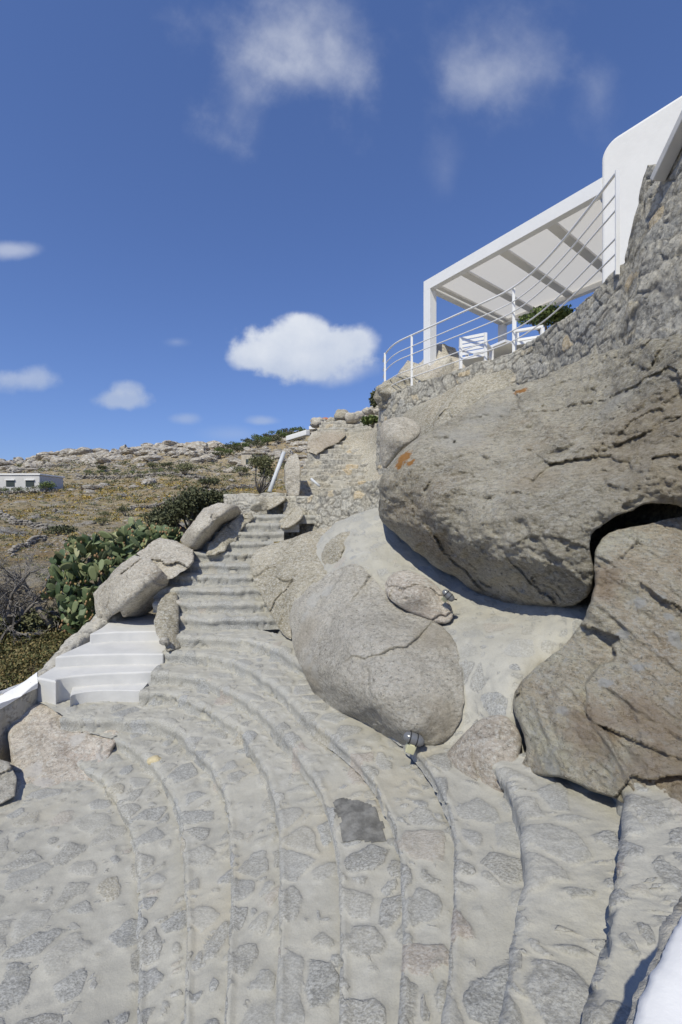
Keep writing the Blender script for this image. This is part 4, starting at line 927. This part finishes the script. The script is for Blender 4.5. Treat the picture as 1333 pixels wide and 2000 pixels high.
# upper flight (seen from below) and masonry beside it
us = thing('upper_stair', 'rough masonry stair climbing right below the round terrace wall', 'stairway', (0, 9, 2.4))
def riser_row(name, x0, x1, d, z0, z1, seed, par, mat=M_mason_m, cell=.2, deep=.5):
    return masonry_strip(name, [(x0, d + .05), ((x0 + x1) / 2, d), (x1, d - .05)], z1, z0, mat, par, cell=cell, ds=.03, bulge=.05, seed=seed, back=deep, batter=.0, tmax=.14)
zz = 2.35
for k in range(18):
    d = 8.9 + .26 * k; x0 = P(568 + k * 3.5, 0, d)[0]; x1 = P(765, 0, d)[0]
    riser_row('step', x0, x1, d, zz - .1, zz + .155, 50 + k, us, deep=.4, cell=.26); zz += .155
o = masonry_strip('low_parapet', [(P(438, 0, 9.9)[0], 9.9), (P(480, 0, 9.6)[0], 9.6), (P(560, 0, 9.5)[0], 9.5)], lambda Y: 2.84 + 0 * Y, 2.0, M_mason_m, None, cell=.2, seed=44, back=.35, bulge=.05, tmax=.14)
tag(o, 'low mortared parapet at the head of the upper flight', 'parapet')
WL = masonry_strip('retaining_wall', [(P(556, 0, 9.0)[0], 9.1), (P(598, 0, 8.7)[0], 8.75), (P(640, 0, 8.35)[0], 8.35), (P(700, 0, 7.9)[0], 7.9), (P(770, 0, 7.3)[0], 7.3)], lambda Y: np.interp(Y, [7.3, 8.7], [3.05, 2.75]), 1.6, M_mason, None, cell=.22, seed=31, back=.5, bulge=.07)
tag(WL, 'short wall of coarse bluish stones left of the overhanging boulder', 'stone wall')
o = relief('brown_outcrop', [(600, 882), (602, 862), (618, 846), (645, 838), (672, 838), (676, 850), (662, 862), (640, 874), (618, 888)], [(605, 880, 11.3), (620, 852, 12.0), (670, 845, 12.3), (640, 868, 11.6)], M_olive, R=4, T=.6, step=2, disp=[('facet', .05, (1.5, 1.5, 1.5)), ('fine', .06, (5, 5, 5))], warp=4, seed=33, smooth_it=0)
spots(o, [(635, 862, .35), (655, 850, .3)], (.36, .26, .19), .35, 1.4)
tag(o, 'brown rock outcrop above the rough masonry stair', 'rock')
# solid rock mass behind the boulders and under the terrace
o = relief('bedrock', [(590, 1100), (600, 930), (640, 862), (740, 838), (800, 800), (1000, 700), (1200, 620), (1700, 560), (1700, 1250), (1150, 1230), (900, 1150), (750, 1100)],
    [(600, 1050, 9.6), (640, 900, 11.8), (740, 860, 10.8), (800, 850, 8.2), (1000, 760, 6.9), (1200, 680, 5.6), (1500, 620, 5.4), (1000, 1000, 6.6), (1200, 1000, 5.6), (1600, 1000, 5.2), (760, 1050, 8.0), (1100, 1180, 5.0), (1500, 1200, 4.4)], M_olive, R=20, T=2.5, step=7, disp=[('fbm', .15, (1, 1, 1))], warp=4, seed=35)
o['kind'] = 'structure'
# rocks on the slope behind, left of the terrace
R = random.Random(8)
for i in range(22):
    px = R.uniform(618, 750); base = np.interp(px, [618, 700, 750], [834, 815, 800]); py = base + R.uniform(-14, 10); d = R.uniform(13, 17)
    V, F = rockshape(3, 30 + i, (1, .9, .75)); s = R.uniform(7, 15) / FPX * d; c = P(px, py, d)
    tag(mk('slope_boulder', V * s + c, F, M_olive if i % 2 else M_left), 'weathered boulder heaped on the slope left of the terrace', 'boulder', 'boulders heaped on the slope left of the terrace')
o = relief('slope_outcrop', [(600, 850), (640, 828), (700, 805), (740, 785), (775, 790), (775, 860), (600, 880)], [(610, 850, 18), (700, 820, 17), (770, 800, 16), (700, 870, 15)], M_olive, R=10, T=3, step=3, disp=[('fbm', .5, (.5, .5, .5)), ('facet', .4, (.9, .9, .9)), ('fine', .15, (3, 3, 3))], warp=6, seed=37)
tag(o, 'rocky outcrop rising to the terrace corner', 'rock')
bush('slope_bush', 'dark leafy bush standing against the terrace wall corner', 'bush', 742, 806, 36, 46, M_bush, 1500, 301, d=12.4, leaf=.05)
bush('slope_bush', 'low bright green bush below the terrace wall corner', 'bush', 728, 836, 44, 26, M_green, 1500, 302, d=12.2, leaf=.045)

# white coping and small pieces at the top of the stair
MB().beam(P(563, 857, 14), P(602, 845, 13.2), .16, .16).build('white_coping', M_lime, None, bevel=.02)
tag(bpy.data.objects['white_coping'], 'short white coping at the top left of the masonry stair', 'coping')
o = MB().tube([P(527, 960, 9.6), P(541, 922, 9.9), P(555, 884, 10.2)], .045, 10).build('leaning_pole', M_pipe, None, True)
tag(o, 'white painted pole leaning at the head of the flight', 'pole')
o = MB().tube([P(608, 935, 8.8), P(625, 950, 8.7)], .025, 8).build('short_pipe', M_pipe, us, True)
t = thing('chimney_dome', 'terracotta domed oven cap with a dark opening on the skyline', 'oven', P(636, 832, 19))
c = P(636, 832, 19); m = MB().lathe(c, [(.34, 0), (.34, .08), (.30, .2), (.2, .3), (.08, .35), (.001, .36)], 20); m.build('dome', M_terracotta, t, True)
MB().box(c + [-.04, -.30, .17], (.2, .12, .09)).build('opening', M_interior, t)
MB().beam(P(605, 838, 19), P(660, 833, 19), .6, .12).build('base_slab', M_lime, t)

# ------------------------------------------------------------------ pergola
def pergola():
    zt = EYE + 450 / FPX * 10.0; a = np.array([P(828, 0, 10)[0], 10, 0]); b = np.array([3.99, 6.88, 0]); c = np.array([4.25, 11.95, 0])
    v = b - a; L = np.linalg.norm(v); v /= L; w = c - a; Wd = np.linalg.norm(w); w /= Wd
    t = thing('pergola', 'white flat pergola with pale fabric panels over the terrace', 'pergola', a + [0, 0, WT])
    H = .23; zc = zt - H / 2; d = a + v * L + w * Wd
    up = np.array([0, 0, 1.0])
    f = v * .07 + w * .07
    MB().beam(a + up * zc - v * .0 + w * .07, b + up * zc + w * .07, .14, H).build('fascia_beam', M_white, t, bevel=.004)
    MB().beam(a + v * .07 + w * .142 + up * (zc + .012), c + v * .07 + up * (zc + .012), .14, H - .06).build('end_beam', M_white, t, bevel=.004)
    MB().beam(c + up * zc - w * .07, d + up * zc - w * .07, .14, H).build('back_beam', M_white, t, bevel=.004)
    p0 = a + v * .10 + w * .10
    MB().beam(p0 + up * (WT - .1), p0 + up * (zt - H + .002), .20, .20, up=tuple(v)).build('post', M_white, t, bevel=.004)
    MB().beam(c + v * .1 - w * .1 + up * (WT - .1), c + v * .1 - w * .1 + up * (zt - H + .002), .16, .16, up=tuple(v)).build('post', M_white, t, bevel=.004)
    zcv = zt - .12
    fr = [0.02, .255, .50, .755, 1.0]
    for k in range(4):
        s0 = a + v * L * fr[k] + v * .08; s1 = a + v * L * fr[k + 1] - v * .08
        V = []; m = 16
        q = [s0 + w * .14, s1 + w * .14, s1 + w * (Wd - .14), s0 + w * (Wd - .14)]
        mk('fabric_panel', np.array([p + up * zcv for p in q]), [(0, 1, 2, 3)], M_canvas, t, False)
    for k in (1, 2, 3):
        s0 = a + v * L * fr[k]
        MB().beam(s0 + w * .14 + up * (zcv - .03), s0 + w * (Wd - .14) + up * (zcv - .03), .17, .05).build('beam_shadow_strip', M_strip, t, bevel=.004)  # flat strips put in as the shadows of beams on the fabric
    s0 = a + v * .25
    MB().beam(s0 + w * .14 + up * (zcv - .03), s0 + w * (Wd - .14) + up * (zcv - .03), .10, .05).build('roller_tube', M_strip, t, bevel=.004)
    return a, v, w
pergola()
def white_house():
    b = np.array([3.99, 6.88]); v = np.array([.57, -.82]); v = v / np.linalg.norm(v); w = np.array([v[1] * -1, v[0]]); w = w if w[0] > 0 else -w
    t = thing('white_house', 'whitewashed house wall with a rounded corner above the terrace', 'house', (b[0], b[1], WT))
    zt = 8.06; prof = []
    # profile in the plane of the front face: s along v, z up
    L = 4.2; r = .19
    prof = [(-.02, WT - .1), (L, WT - .1), (L, zt)]
    for k in range(9):
        a = math.pi / 2 + k / 8 * math.pi / 2; prof.append((r - .02 + .04 + math.cos(a) * (r + .04), zt - r * 1.3 + math.sin(a) * r * 1.3))
    n = len(prof); V = []
    for dep in (0, 3.5):
        for s, z in prof: q = b + v * s + w * dep; V.append((q[0], q[1], z))
    F = [tuple(range(n)), tuple(range(n, 2 * n))[::-1]] + [(k, k + n, (k + 1) % n + n, (k + 1) % n) for k in range(n)]
    o = mk('wall', V, F, M_lime, t, False); m = o.modifiers.new('bevel', 'BEVEL'); m.width = .05; m.segments = 3; m.limit_method = 'ANGLE'
white_house()

# ------------------------------------------------------------------ railing
def railing():
    t = thing('railing', 'white curved metal railing with five thin rails around the terrace', 'railing', (1.4, 8.9, WT))
    rail = [(.98, 10.5), (.97, 9.95), (1.12, 9.32), (1.4, 8.92), (1.75, 8.42), (2.1, 7.93), (2.41, 7.50), (2.70, 7.05), (2.84, 6.42), (2.87, 5.65), (2.85, 4.97), (2.84, 4.63)]
    p = resample(chaikin(rail, 3), 160); 
    for j, h in enumerate((1.0, .78, .62, .33, .17)):
        q = np.column_stack([p, np.full(len(p), WT + h)]); MB().tube(q, .016 if j == 0 else .010, 8).build('rail', M_white, t, True)
    for (x, y) in ((.97, 9.95), (1.4, 8.92), (2.70, 7.05), (2.84, 4.63)):
        MB().beam((x, y, WT - .06), (x, y, WT + 1.012), .042, .016, up=(0, 1, 0)).build('post', M_white, t)
railing()
o = MB().beam(P(1284, 352, 4.06), P(1362, 190, 3.62), .12, .07).build('wall_coping', M_plaster, None, bevel=.01); tag(o, 'pale sloping coping strip along the top of the dark upper wall', 'coping')

# terrace furniture seen over the wall
def chair(label, px, py, d, rot):
    c = P(px, py, d); c[2] = WT - .06
    t = thing('garden_chair', label, 'chair', c); cr, sr = math.cos(rot), math.sin(rot)
    def q(x, y, z): x, y, z = x * .85, y * .85, z * .88; return np.array([c[0] + x * cr - y * sr, c[1] + x * sr + y * cr, c[2] + z])
    for x in (-.26, .26):
        for y in (-.25, .25): MB().beam(q(x, y, 0), q(x, y, .62 if y < 0 else .84), .05, .05, up=(0, 1, 0)).build('leg', M_white, t)
        MB().beam(q(x, -.27, .64), q(x, .27, .64), .06, .04).build('armrest', M_white, t)
    MB().box(q(0, 0, .40), (.48, .46, .05), rot).build('seat', M_white, t)
    m = MB()
    for z in (.50, .58, .66, .74, .82): m.beam(q(-.26, .25, z), q(.26, .25, z), .02, .05)
    m.build('backrest', M_white, t)
chair('white slatted garden armchair at the near edge of the terrace', 930, 0, 8.3, 2.6)
chair('white garden chair partly hidden behind the wall right of the railing post', 1034, 0, 7.6, 1.1)
c = P(990, 0, 8.9); c[2] = WT - .06
t = thing('garden_table', 'white topped table between the garden chairs', 'table', c)
MB().box(c + [0, 0, .72], (1.0, .8, .05), .5).build('tabletop', M_white, t, bevel=.004)
for x, y in ((-.4, -.3), (.4, -.3), (.4, .3), (-.4, .3)): MB().box(c + [x, y, .35], (.06, .06, .69), .5).build('leg', M_white, t)
V, F = rockshape(4, 61, (1.15, .9, .95)); tag(mk('terrace_boulder', V * .95 + [2.35, 10.6, 5.25], F, M_left), 'round boulder rising through the terrace behind the pergola post', 'boulder')
V, F = rockshape(4, 63, (1, .7, .5)); tag(mk('terrace_boulder', V * .75 + [1.55, 9.9, 5.0], F, M_olive), 'low boulder at the terrace corner behind the railing', 'boulder')
bush('terrace_shrub', 'dense green shrub on the terrace under the pergola roof', 'shrub', 1068, 655, 110, 60, M_green, 2600, 311, d=8.6, leaf=.035)

# ------------------------------------------------------------------ parapets left and lower right
def ribbon_wall(name, outer, inner, zb, mat, parent=None, n=120, rough=.02, seed=0, attr=False, mats=None):
    o = resample(chaikin([P(*q) for q in outer], 2), n); i = resample(chaikin([P(*q) for q in inner], 2), n)
    rows = []
    for t in np.linspace(0, 1, 9): rows.append(o * (1 - t) + i * t + np.array([0, 0, .02 * (1 - (2 * t - 1) ** 4)]))
    side = []
    for t in np.linspace(.06, 1, 10): r = i.copy(); r[:, 2] = i[:, 2] * (1 - t) + zb * t; side.append(r)
    so = []
    for t in np.linspace(1, .1, 6): r = o.copy(); r[:, 2] = o[:, 2] * (1 - t) + zb * t; so.append(r)
    V = np.array(so + rows + side); sh = V.shape[:2]; Vf = V.reshape(-1, 3); 
    Vf += np.stack([fbm(Vf * 6 + seed, 4), fbm(Vf * 6 + seed + 9, 4), fbm(Vf * 6 + seed + 19, 4)], 1) * rough
    idx = np.arange(sh[0] * sh[1]).reshape(sh); F = np.stack([idx[:-1, :-1].ravel(), idx[:-1, 1:].ravel(), idx[1:, 1:].ravel(), idx[1:, :-1].ravel()], 1)
    return mk(name, Vf, F, mat, parent, True, stone_attr(Vf, .14, .03, .25))
t = thing('low_wall', 'low stone parapet with a partly whitewashed top left of the plaster steps', 'stone wall', P(0, 1388, 4.6))
ribbon_wall('stonework', [(-160, 1420, 4.4), (-60, 1390, 4.65), (0, 1362, 4.9), (45, 1337, 5.15), (75, 1312, 5.4), (120, 1262, 5.9), (160, 1225, 6.4), (195, 1193, 6.9), (230, 1175, 7.2)],
            [(-160, 1490, 4.0), (-60, 1425, 4.3), (0, 1390, 4.6), (40, 1363, 4.8), (72, 1338, 5.0), (105, 1302, 5.4), (150, 1258, 5.9), (200, 1216, 6.4), (240, 1195, 6.7)], -.2, M_mason_m, t, rough=.05, seed=2)
ribbon_wall('whitewashed_coping', [(-160, 1417, 4.4), (-60, 1387, 4.65), (0, 1359, 4.9), (45, 1334, 5.15), (72, 1313, 5.35)], [(-160, 1488, 4.0), (-60, 1423, 4.3), (0, 1386, 4.58), (40, 1360, 4.78), (74, 1334, 4.98)], .50, M_lime, t, rough=.015, seed=3, n=60)
def near_parapet():
    t = thing('near_parapet', 'whitewashed parapet top with rough stone edge at the lower right', 'parapet', P(1300, 1950, .8))
    ze = 1.71
    edge = [(1500, 1640), (1400, 1730), (1345, 1785), (1322, 1835), (1300, 1880), (1290, 1930), (1276, 1965), (1262, 2010), (1235, 2100), (1200, 2250), (1180, 2400)]
    e2 = [(1540, 1660), (1440, 1745), (1375, 1800), (1345, 1850), (1322, 1895), (1312, 1930), (1298, 1970), (1280, 2015), (1262, 2100), (1240, 2250), (1225, 2400)]
    def plan(seq, z): return np.array([G(x - 38, y - 12, z)[:2] for x, y in seq])
    for (nm, seq, z0, z1, mat, rough, seed) in (('stonework', edge, 1.0, ze - .012, M_mason_m, .016, 5), ('whitewashed_top', e2, 1.35, ze + .012, M_lime, .006, 6)):
        a = resample(chaikin(plan(seq, ze), 2), 120); rows = []
        tang = np.gradient(a, axis=0); tang /= np.linalg.norm(tang, axis=1)[:, None]; nr = np.stack([tang[:, 1], -tang[:, 0]], 1)
        if (nr[60] @ np.array([-1, 0])) > 0: nr = -nr
        for u in np.linspace(0, 1, 12): rows.append(np.column_stack([a + nr * (.05 * (1 - u))[..., None] if False else a + nr * (.02 * (1 - u)), np.full(len(a), z0 + (z1 - z0) * u)]))
        for w in (.01, .03, .06, .1, .16, .24, .32, .4): rows.append(np.column_stack([a + nr * w, np.full(len(a), z1 + (.012 if w > .02 else .006))]))
        r = rows[-1].copy(); r[:, 2] = z0; rows.append(r)
        V = np.array(rows); sh = V.shape[:2]; Vf = V.reshape(-1, 3); Vf += np.stack([fbm(Vf * 9 + seed, 5, .6), fbm(Vf * 9 + seed + 9, 5, .6), fbm(Vf * 5 + seed + 19, 4) * .6], 1) * rough * 2
        idx = np.arange(sh[0] * sh[1]).reshape(sh); F = np.stack([idx[:-1, :-1].ravel(), idx[:-1, 1:].ravel(), idx[1:, 1:].ravel(), idx[1:, :-1].ravel()], 1)
        mk(nm, Vf, F, mat, t, True, stone_attr(Vf, .1, .03, .25))
near_parapet()

# ------------------------------------------------------------------ bulkhead lamps
def lamp(label, base, axis, up, s=1.0):
    t = thing('bulkhead_lamp', label, 'lamp', base)
    ax = np.array(axis, float); ax /= np.linalg.norm(ax); u = np.array(up, float); u -= ax * (u @ ax); u /= np.linalg.norm(u)
    c = np.array(base, float)
    MB().beam(c, c + u * .085 * s, .075 * s, .07 * s, up=tuple(ax)).build('housing', M_cream, t, bevel=.006)
    h = c + u * .115 * s
    prof = [(.001, -.085), (.022, -.078), (.036, -.06), (.042, -.03), (.043, .03), (.038, .055), (.024, .075), (.001, .082)]
    MB().lathe(h, [(r * s, k * s) for r, k in prof], 18, ax).build('glass_dome', M_glass, t, True)
    for k in (-.035, .02):
        g_ = MB(); w = np.cross(ax, u); pts = [h + ax * k * s + (math.cos(a) * u + math.sin(a) * w) * .047 * s for a in np.linspace(0, 2 * math.pi, 20)]; g_.tube(pts, .0035 * s, 6, False).build('guard_ring', M_dark, t, True)
    w = np.cross(ax, u); pts = [c - w * .03 * s, c - w * .07 * s + ax * .05 * s, c - w * .10 * s + ax * .11 * s + u * .03 * s]; MB().tube(pts, .008 * s, 6).build('cable', M_dark, t, True)
n = NT('lamp_glass', .22, .5); n.col((.17, .175, .185)); n.b.inputs['Metallic'].default_value = .15; M_glass = n.m
lamp('bulkhead lamp with cream housing at the foot of the smooth grey boulder', P(800, 1466, 2.93), (1, -.1, -.32), (.05, -.25, 1), .84)
lamp('small bulkhead lamp with a looped cable above the oval pink rock', P(868, 1170, 3.97), (.6, -.2, -.6), (-.3, -.5, .9), .75)

# ------------------------------------------------------------------ plants at the left
def prickly(name, label, c, blobs, n, seed, size=.16):
    R = np.random.RandomState(seed); t = thing(name, label, 'cactus', c)
    V = []; F = []; fv = []; ff = []; K = 12; fb = 0; b = 0
    V1, F1 = ICO[1]
    bl = np.array(blobs)
    for i in range(n):
        k = R.randint(len(bl)); u = R.normal(size=3); u /= np.linalg.norm(u); u[1] = -abs(u[1]) if R.rand() < .6 else u[1]
        p = bl[k, :3] + u * bl[k, 3:6] * R.uniform(.55, 1.0)
        ax = u * .5 + np.array([0, 0, .8]) + R.normal(size=3) * .65; ax /= np.linalg.norm(ax); nn = np.cross(ax, R.normal(size=3)); nn /= np.linalg.norm(nn); w = np.cross(ax, nn)
        s = size * R.uniform(.7, 1.2); a = np.linspace(0, 2 * math.pi, K, endpoint=False); wd = .47 * (1 + .18 * np.cos(a))
        ring = p + np.outer(np.cos(a) * s, ax) + np.outer(np.sin(a) * s * wd, w)
        th = s * .07
        for sg in (1, -1):
            inner = p + (ring - p) * .72 + nn * th * sg
            V.append(inner)
        V.append(ring)
        base = b; b += 3 * K
        for q in range(K):
            q2 = (q + 1) % K; F.append((base + q, base + q2, base + 2 * K + q2, base + 2 * K + q)); F.append((base + K + q2, base + K + q, base + 2 * K + q, base + 2 * K + q2))
        F.append(tuple(base + q for q in range(K))[::-1]); F.append(tuple(base + K + q for q in range(K)))
        if R.rand() < .25:
            for j in range(R.randint(1, 4)):
                aa = R.uniform(-1.2, 1.2); pp = p + ax * s * math.cos(aa) * 1.12 + w * s * .62 * math.sin(aa); fv.append(V1 * np.array([.022, .022, .036]) * (size / .16) + pp); ff.append(F1 + fb); fb += len(V1)
    mk('pads', np.concatenate(V), F, M_pear, t, False); fo = mk('fruit', np.concatenate(fv), np.concatenate(ff), M_fruit, t); fo['kind'] = 'stuff'
    m = MB()
    for k in range(min(8, len(bl))): m.tube([np.array(c) + R.normal(size=3) * [.2, .2, 0], (np.array(c) + bl[k, :3]) / 2 + R.normal(size=3) * .1, bl[k, :3]], [.06, .05, .03], 7)
    m.build('stem', M_bark, t, True)
def Pb(px, py, d, rx, ry, rz): p = P(px, py, d); return (p[0], p[1], p[2], rx, ry, rz)
prickly('prickly_pear', 'large prickly pear cactus with fruit behind the split boulder', P(190, 1215, 8.2), [Pb(140, 1120, 8.2, .35, .4, .5), Pb(175, 1090, 8.3, .4, .4, .4), Pb(170, 1160, 8.0, .4, .4, .5), Pb(215, 1070, 8.5, .4, .4, .35), Pb(255, 1060, 8.8, .4, .4, .3), Pb(200, 1120, 8.0, .4, .4, .5), Pb(240, 1095, 8.3, .4, .4, .4), Pb(165, 1200, 7.8, .3, .3, .4), Pb(125, 1150, 8.0, .25, .3, .4), Pb(195, 1180, 7.7, .25, .3, .4), Pb(160, 1065, 8.6, .25, .3, .25), Pb(185, 1225, 7.6, .2, .2, .25), Pb(150, 1185, 7.9, .25, .3, .35)], 560, 5, .135)
prickly('prickly_pear', 'low prickly pear cactus in front of the dark bush by the leaning boulder', P(305, 1075, 9.5), [Pb(290, 1055, 9.5, .35, .3, .25), Pb(320, 1050, 9.4, .3, .3, .22), Pb(340, 1048, 9.3, .15, .2, .15), Pb(265, 1045, 9.6, .3, .3, .3)], 130, 6, .14)
def bigbush(name, label, cat, blobs, n, mat, leaf, seed, c, tm=None, asp=.5):
    R = np.random.RandomState(seed); t = thing(name, label, cat, c); bl = []
    for b in blobs: bl += subblobs(R, b[:3], b[3:], 12, .5)
    V, F = leafcloud(R, bl, n, leaf, asp, .4); mk('foliage', V, F, mat, t, False)
    m = MB()
    for b in bl[::3]: q = np.array(b[:3]); m.tube([np.array(c), (np.array(c) + q) / 2 + R.normal(size=3) * .1, q], [.04, .025, .008], 5)
    m.build('branches', tm or M_bark, t, True)
bigbush('dark_bush', 'dense dark grey green bush left of the leaning boulder', 'bush', [Pb(345, 1000, 12.5, .95, .8, .62), Pb(390, 982, 12.5, .85, .7, .5), Pb(310, 1030, 12.0, .5, .5, .4), Pb(325, 1020, 12.2, .5, .6, .5), Pb(425, 978, 12.8, .5, .5, .35)], 9000, M_bush, .045, 9, P(370, 1040, 12.5))
bigbush('bare_bush', 'yellow green bush with bare stems beside the leaning pole', 'bush', [Pb(512, 905, 14, .42, .4, .35), Pb(520, 925, 14, .35, .3, .4)], 2200, M_olivebush, .035, 10, P(510, 965, 14))
def bare_tree():
    c = P(105, 1225, 8.2); t = thing('bare_tree', 'leafless grey tangled tree at the left edge beside the cactus', 'tree', c); R = np.random.RandomState(12)
    limbs = MB(); tw = MB()
    def grow(p, d, r, L, lev):
        q = p + d * L; mid = (p + q) / 2 + R.normal(size=3) * L * .10
        (limbs if lev < 3 else tw).tube([p, mid, q], [r, r * .8, r * .6], 6 if lev < 3 else 3, lev < 3)
        if lev >= 6: return
        for _ in range(3 if lev < 5 else 4):
            nd = d + R.normal(size=3) * .62 + np.array([0, 0, .04]); nd /= np.linalg.norm(nd); grow(q if R.rand() < .6 else mid, nd, r * .6, L * R.uniform(.62, .86), lev + 1)
    grow(c, np.array([-.55, -.1, .83]), .085, .55, 0); grow(c + [-.35, 0, 0], np.array([-.35, -.2, .9]), .06, .50, 1); grow(c + [-.8, .1, 0], np.array([-.2, -.1, .95]), .06, .50, 1); grow(c + [-.6, -.2, .1], np.array([.1, -.2, .95]), .05, .48, 1)
    limbs.build('trunk', M_bark, t, True); tw.build('twigs', M_twig, t, False)
bare_tree()
bigbush('thorny_bush', 'dark thorny undergrowth under the bare tree at the left edge', 'bush', [Pb(-10, 1180, 8.9, .9, .5, .5), Pb(50, 1200, 9.0, .5, .5, .45), Pb(-20, 1120, 9.4, .7, .5, .45)], 7000, M_twig, .035, 14, P(10, 1250, 8.9), asp=.15)
bigbush('green_scrub', 'olive green scrub below the bare tree at the left edge', 'shrub', [Pb(30, 1225, 8.2, .6, .4, .28), Pb(90, 1215, 8.3, .4, .4, .3), Pb(-40, 1235, 8.0, .5, .4, .3)], 5000, M_olivebush, .035, 15, P(30, 1262, 8.2))
def cover():
    R = np.random.RandomState(17); Q = []
    for i in range(9000):
        px = R.uniform(-150, 260); d = R.uniform(5.3, 9.5); X = (px - 666.5) / FPX * d
        p = np.array([X, d, 0.0]); p[2] = float(np.interp(d, [5.3, 7, 8.5, 9.5], [-.05, .18, .25, .3])) + .10 * gn(np.array([[X * 2, d * 2, 0]]))[0]
        m = 5; c = p + R.normal(size=(m, 3)) * [.05, .05, .06]; e = R.normal(size=(m, 3)); e[:, 2] += .5; e /= np.linalg.norm(e, axis=1)[:, None]; g = np.cross(e, R.normal(size=(m, 3))); g /= np.linalg.norm(g, axis=1)[:, None]; k = .026
        Q.append(np.stack([c - e * k, c + g * k * .5, c + e * k, c - g * k * .5], 1))
    V = np.concatenate(Q).reshape(-1, 3); o = mk('ground_cover', V, np.arange(len(V)).reshape(-1, 4), M_cover, None, False); tag(o, 'low brown and green ground cover beyond the left parapet', 'ground cover', kind='stuff')
    xs = np.linspace(-9.5, -2, 120); ys = np.linspace(5.0, 11, 90); X, Y = np.meshgrid(xs, ys)
    Z = np.interp(Y, [5, 5.3, 7, 8.5, 9.5, 11], [-.4, -.12, .1, .17, .22, .0]) + .1 * gn(np.stack([X.ravel() * 2, Y.ravel() * 2, X.ravel() * 0], 1)).reshape(X.shape)
    idx = np.arange(X.size).reshape(X.shape); F = np.stack([idx[:-1, :-1].ravel(), idx[:-1, 1:].ravel(), idx[1:, 1:].ravel(), idx[1:, :-1].ravel()], 1)
    o = mk('earth_bank', np.stack([X.ravel(), Y.ravel(), Z.ravel()], 1), F, M_ground); o['kind'] = 'structure'
cover()
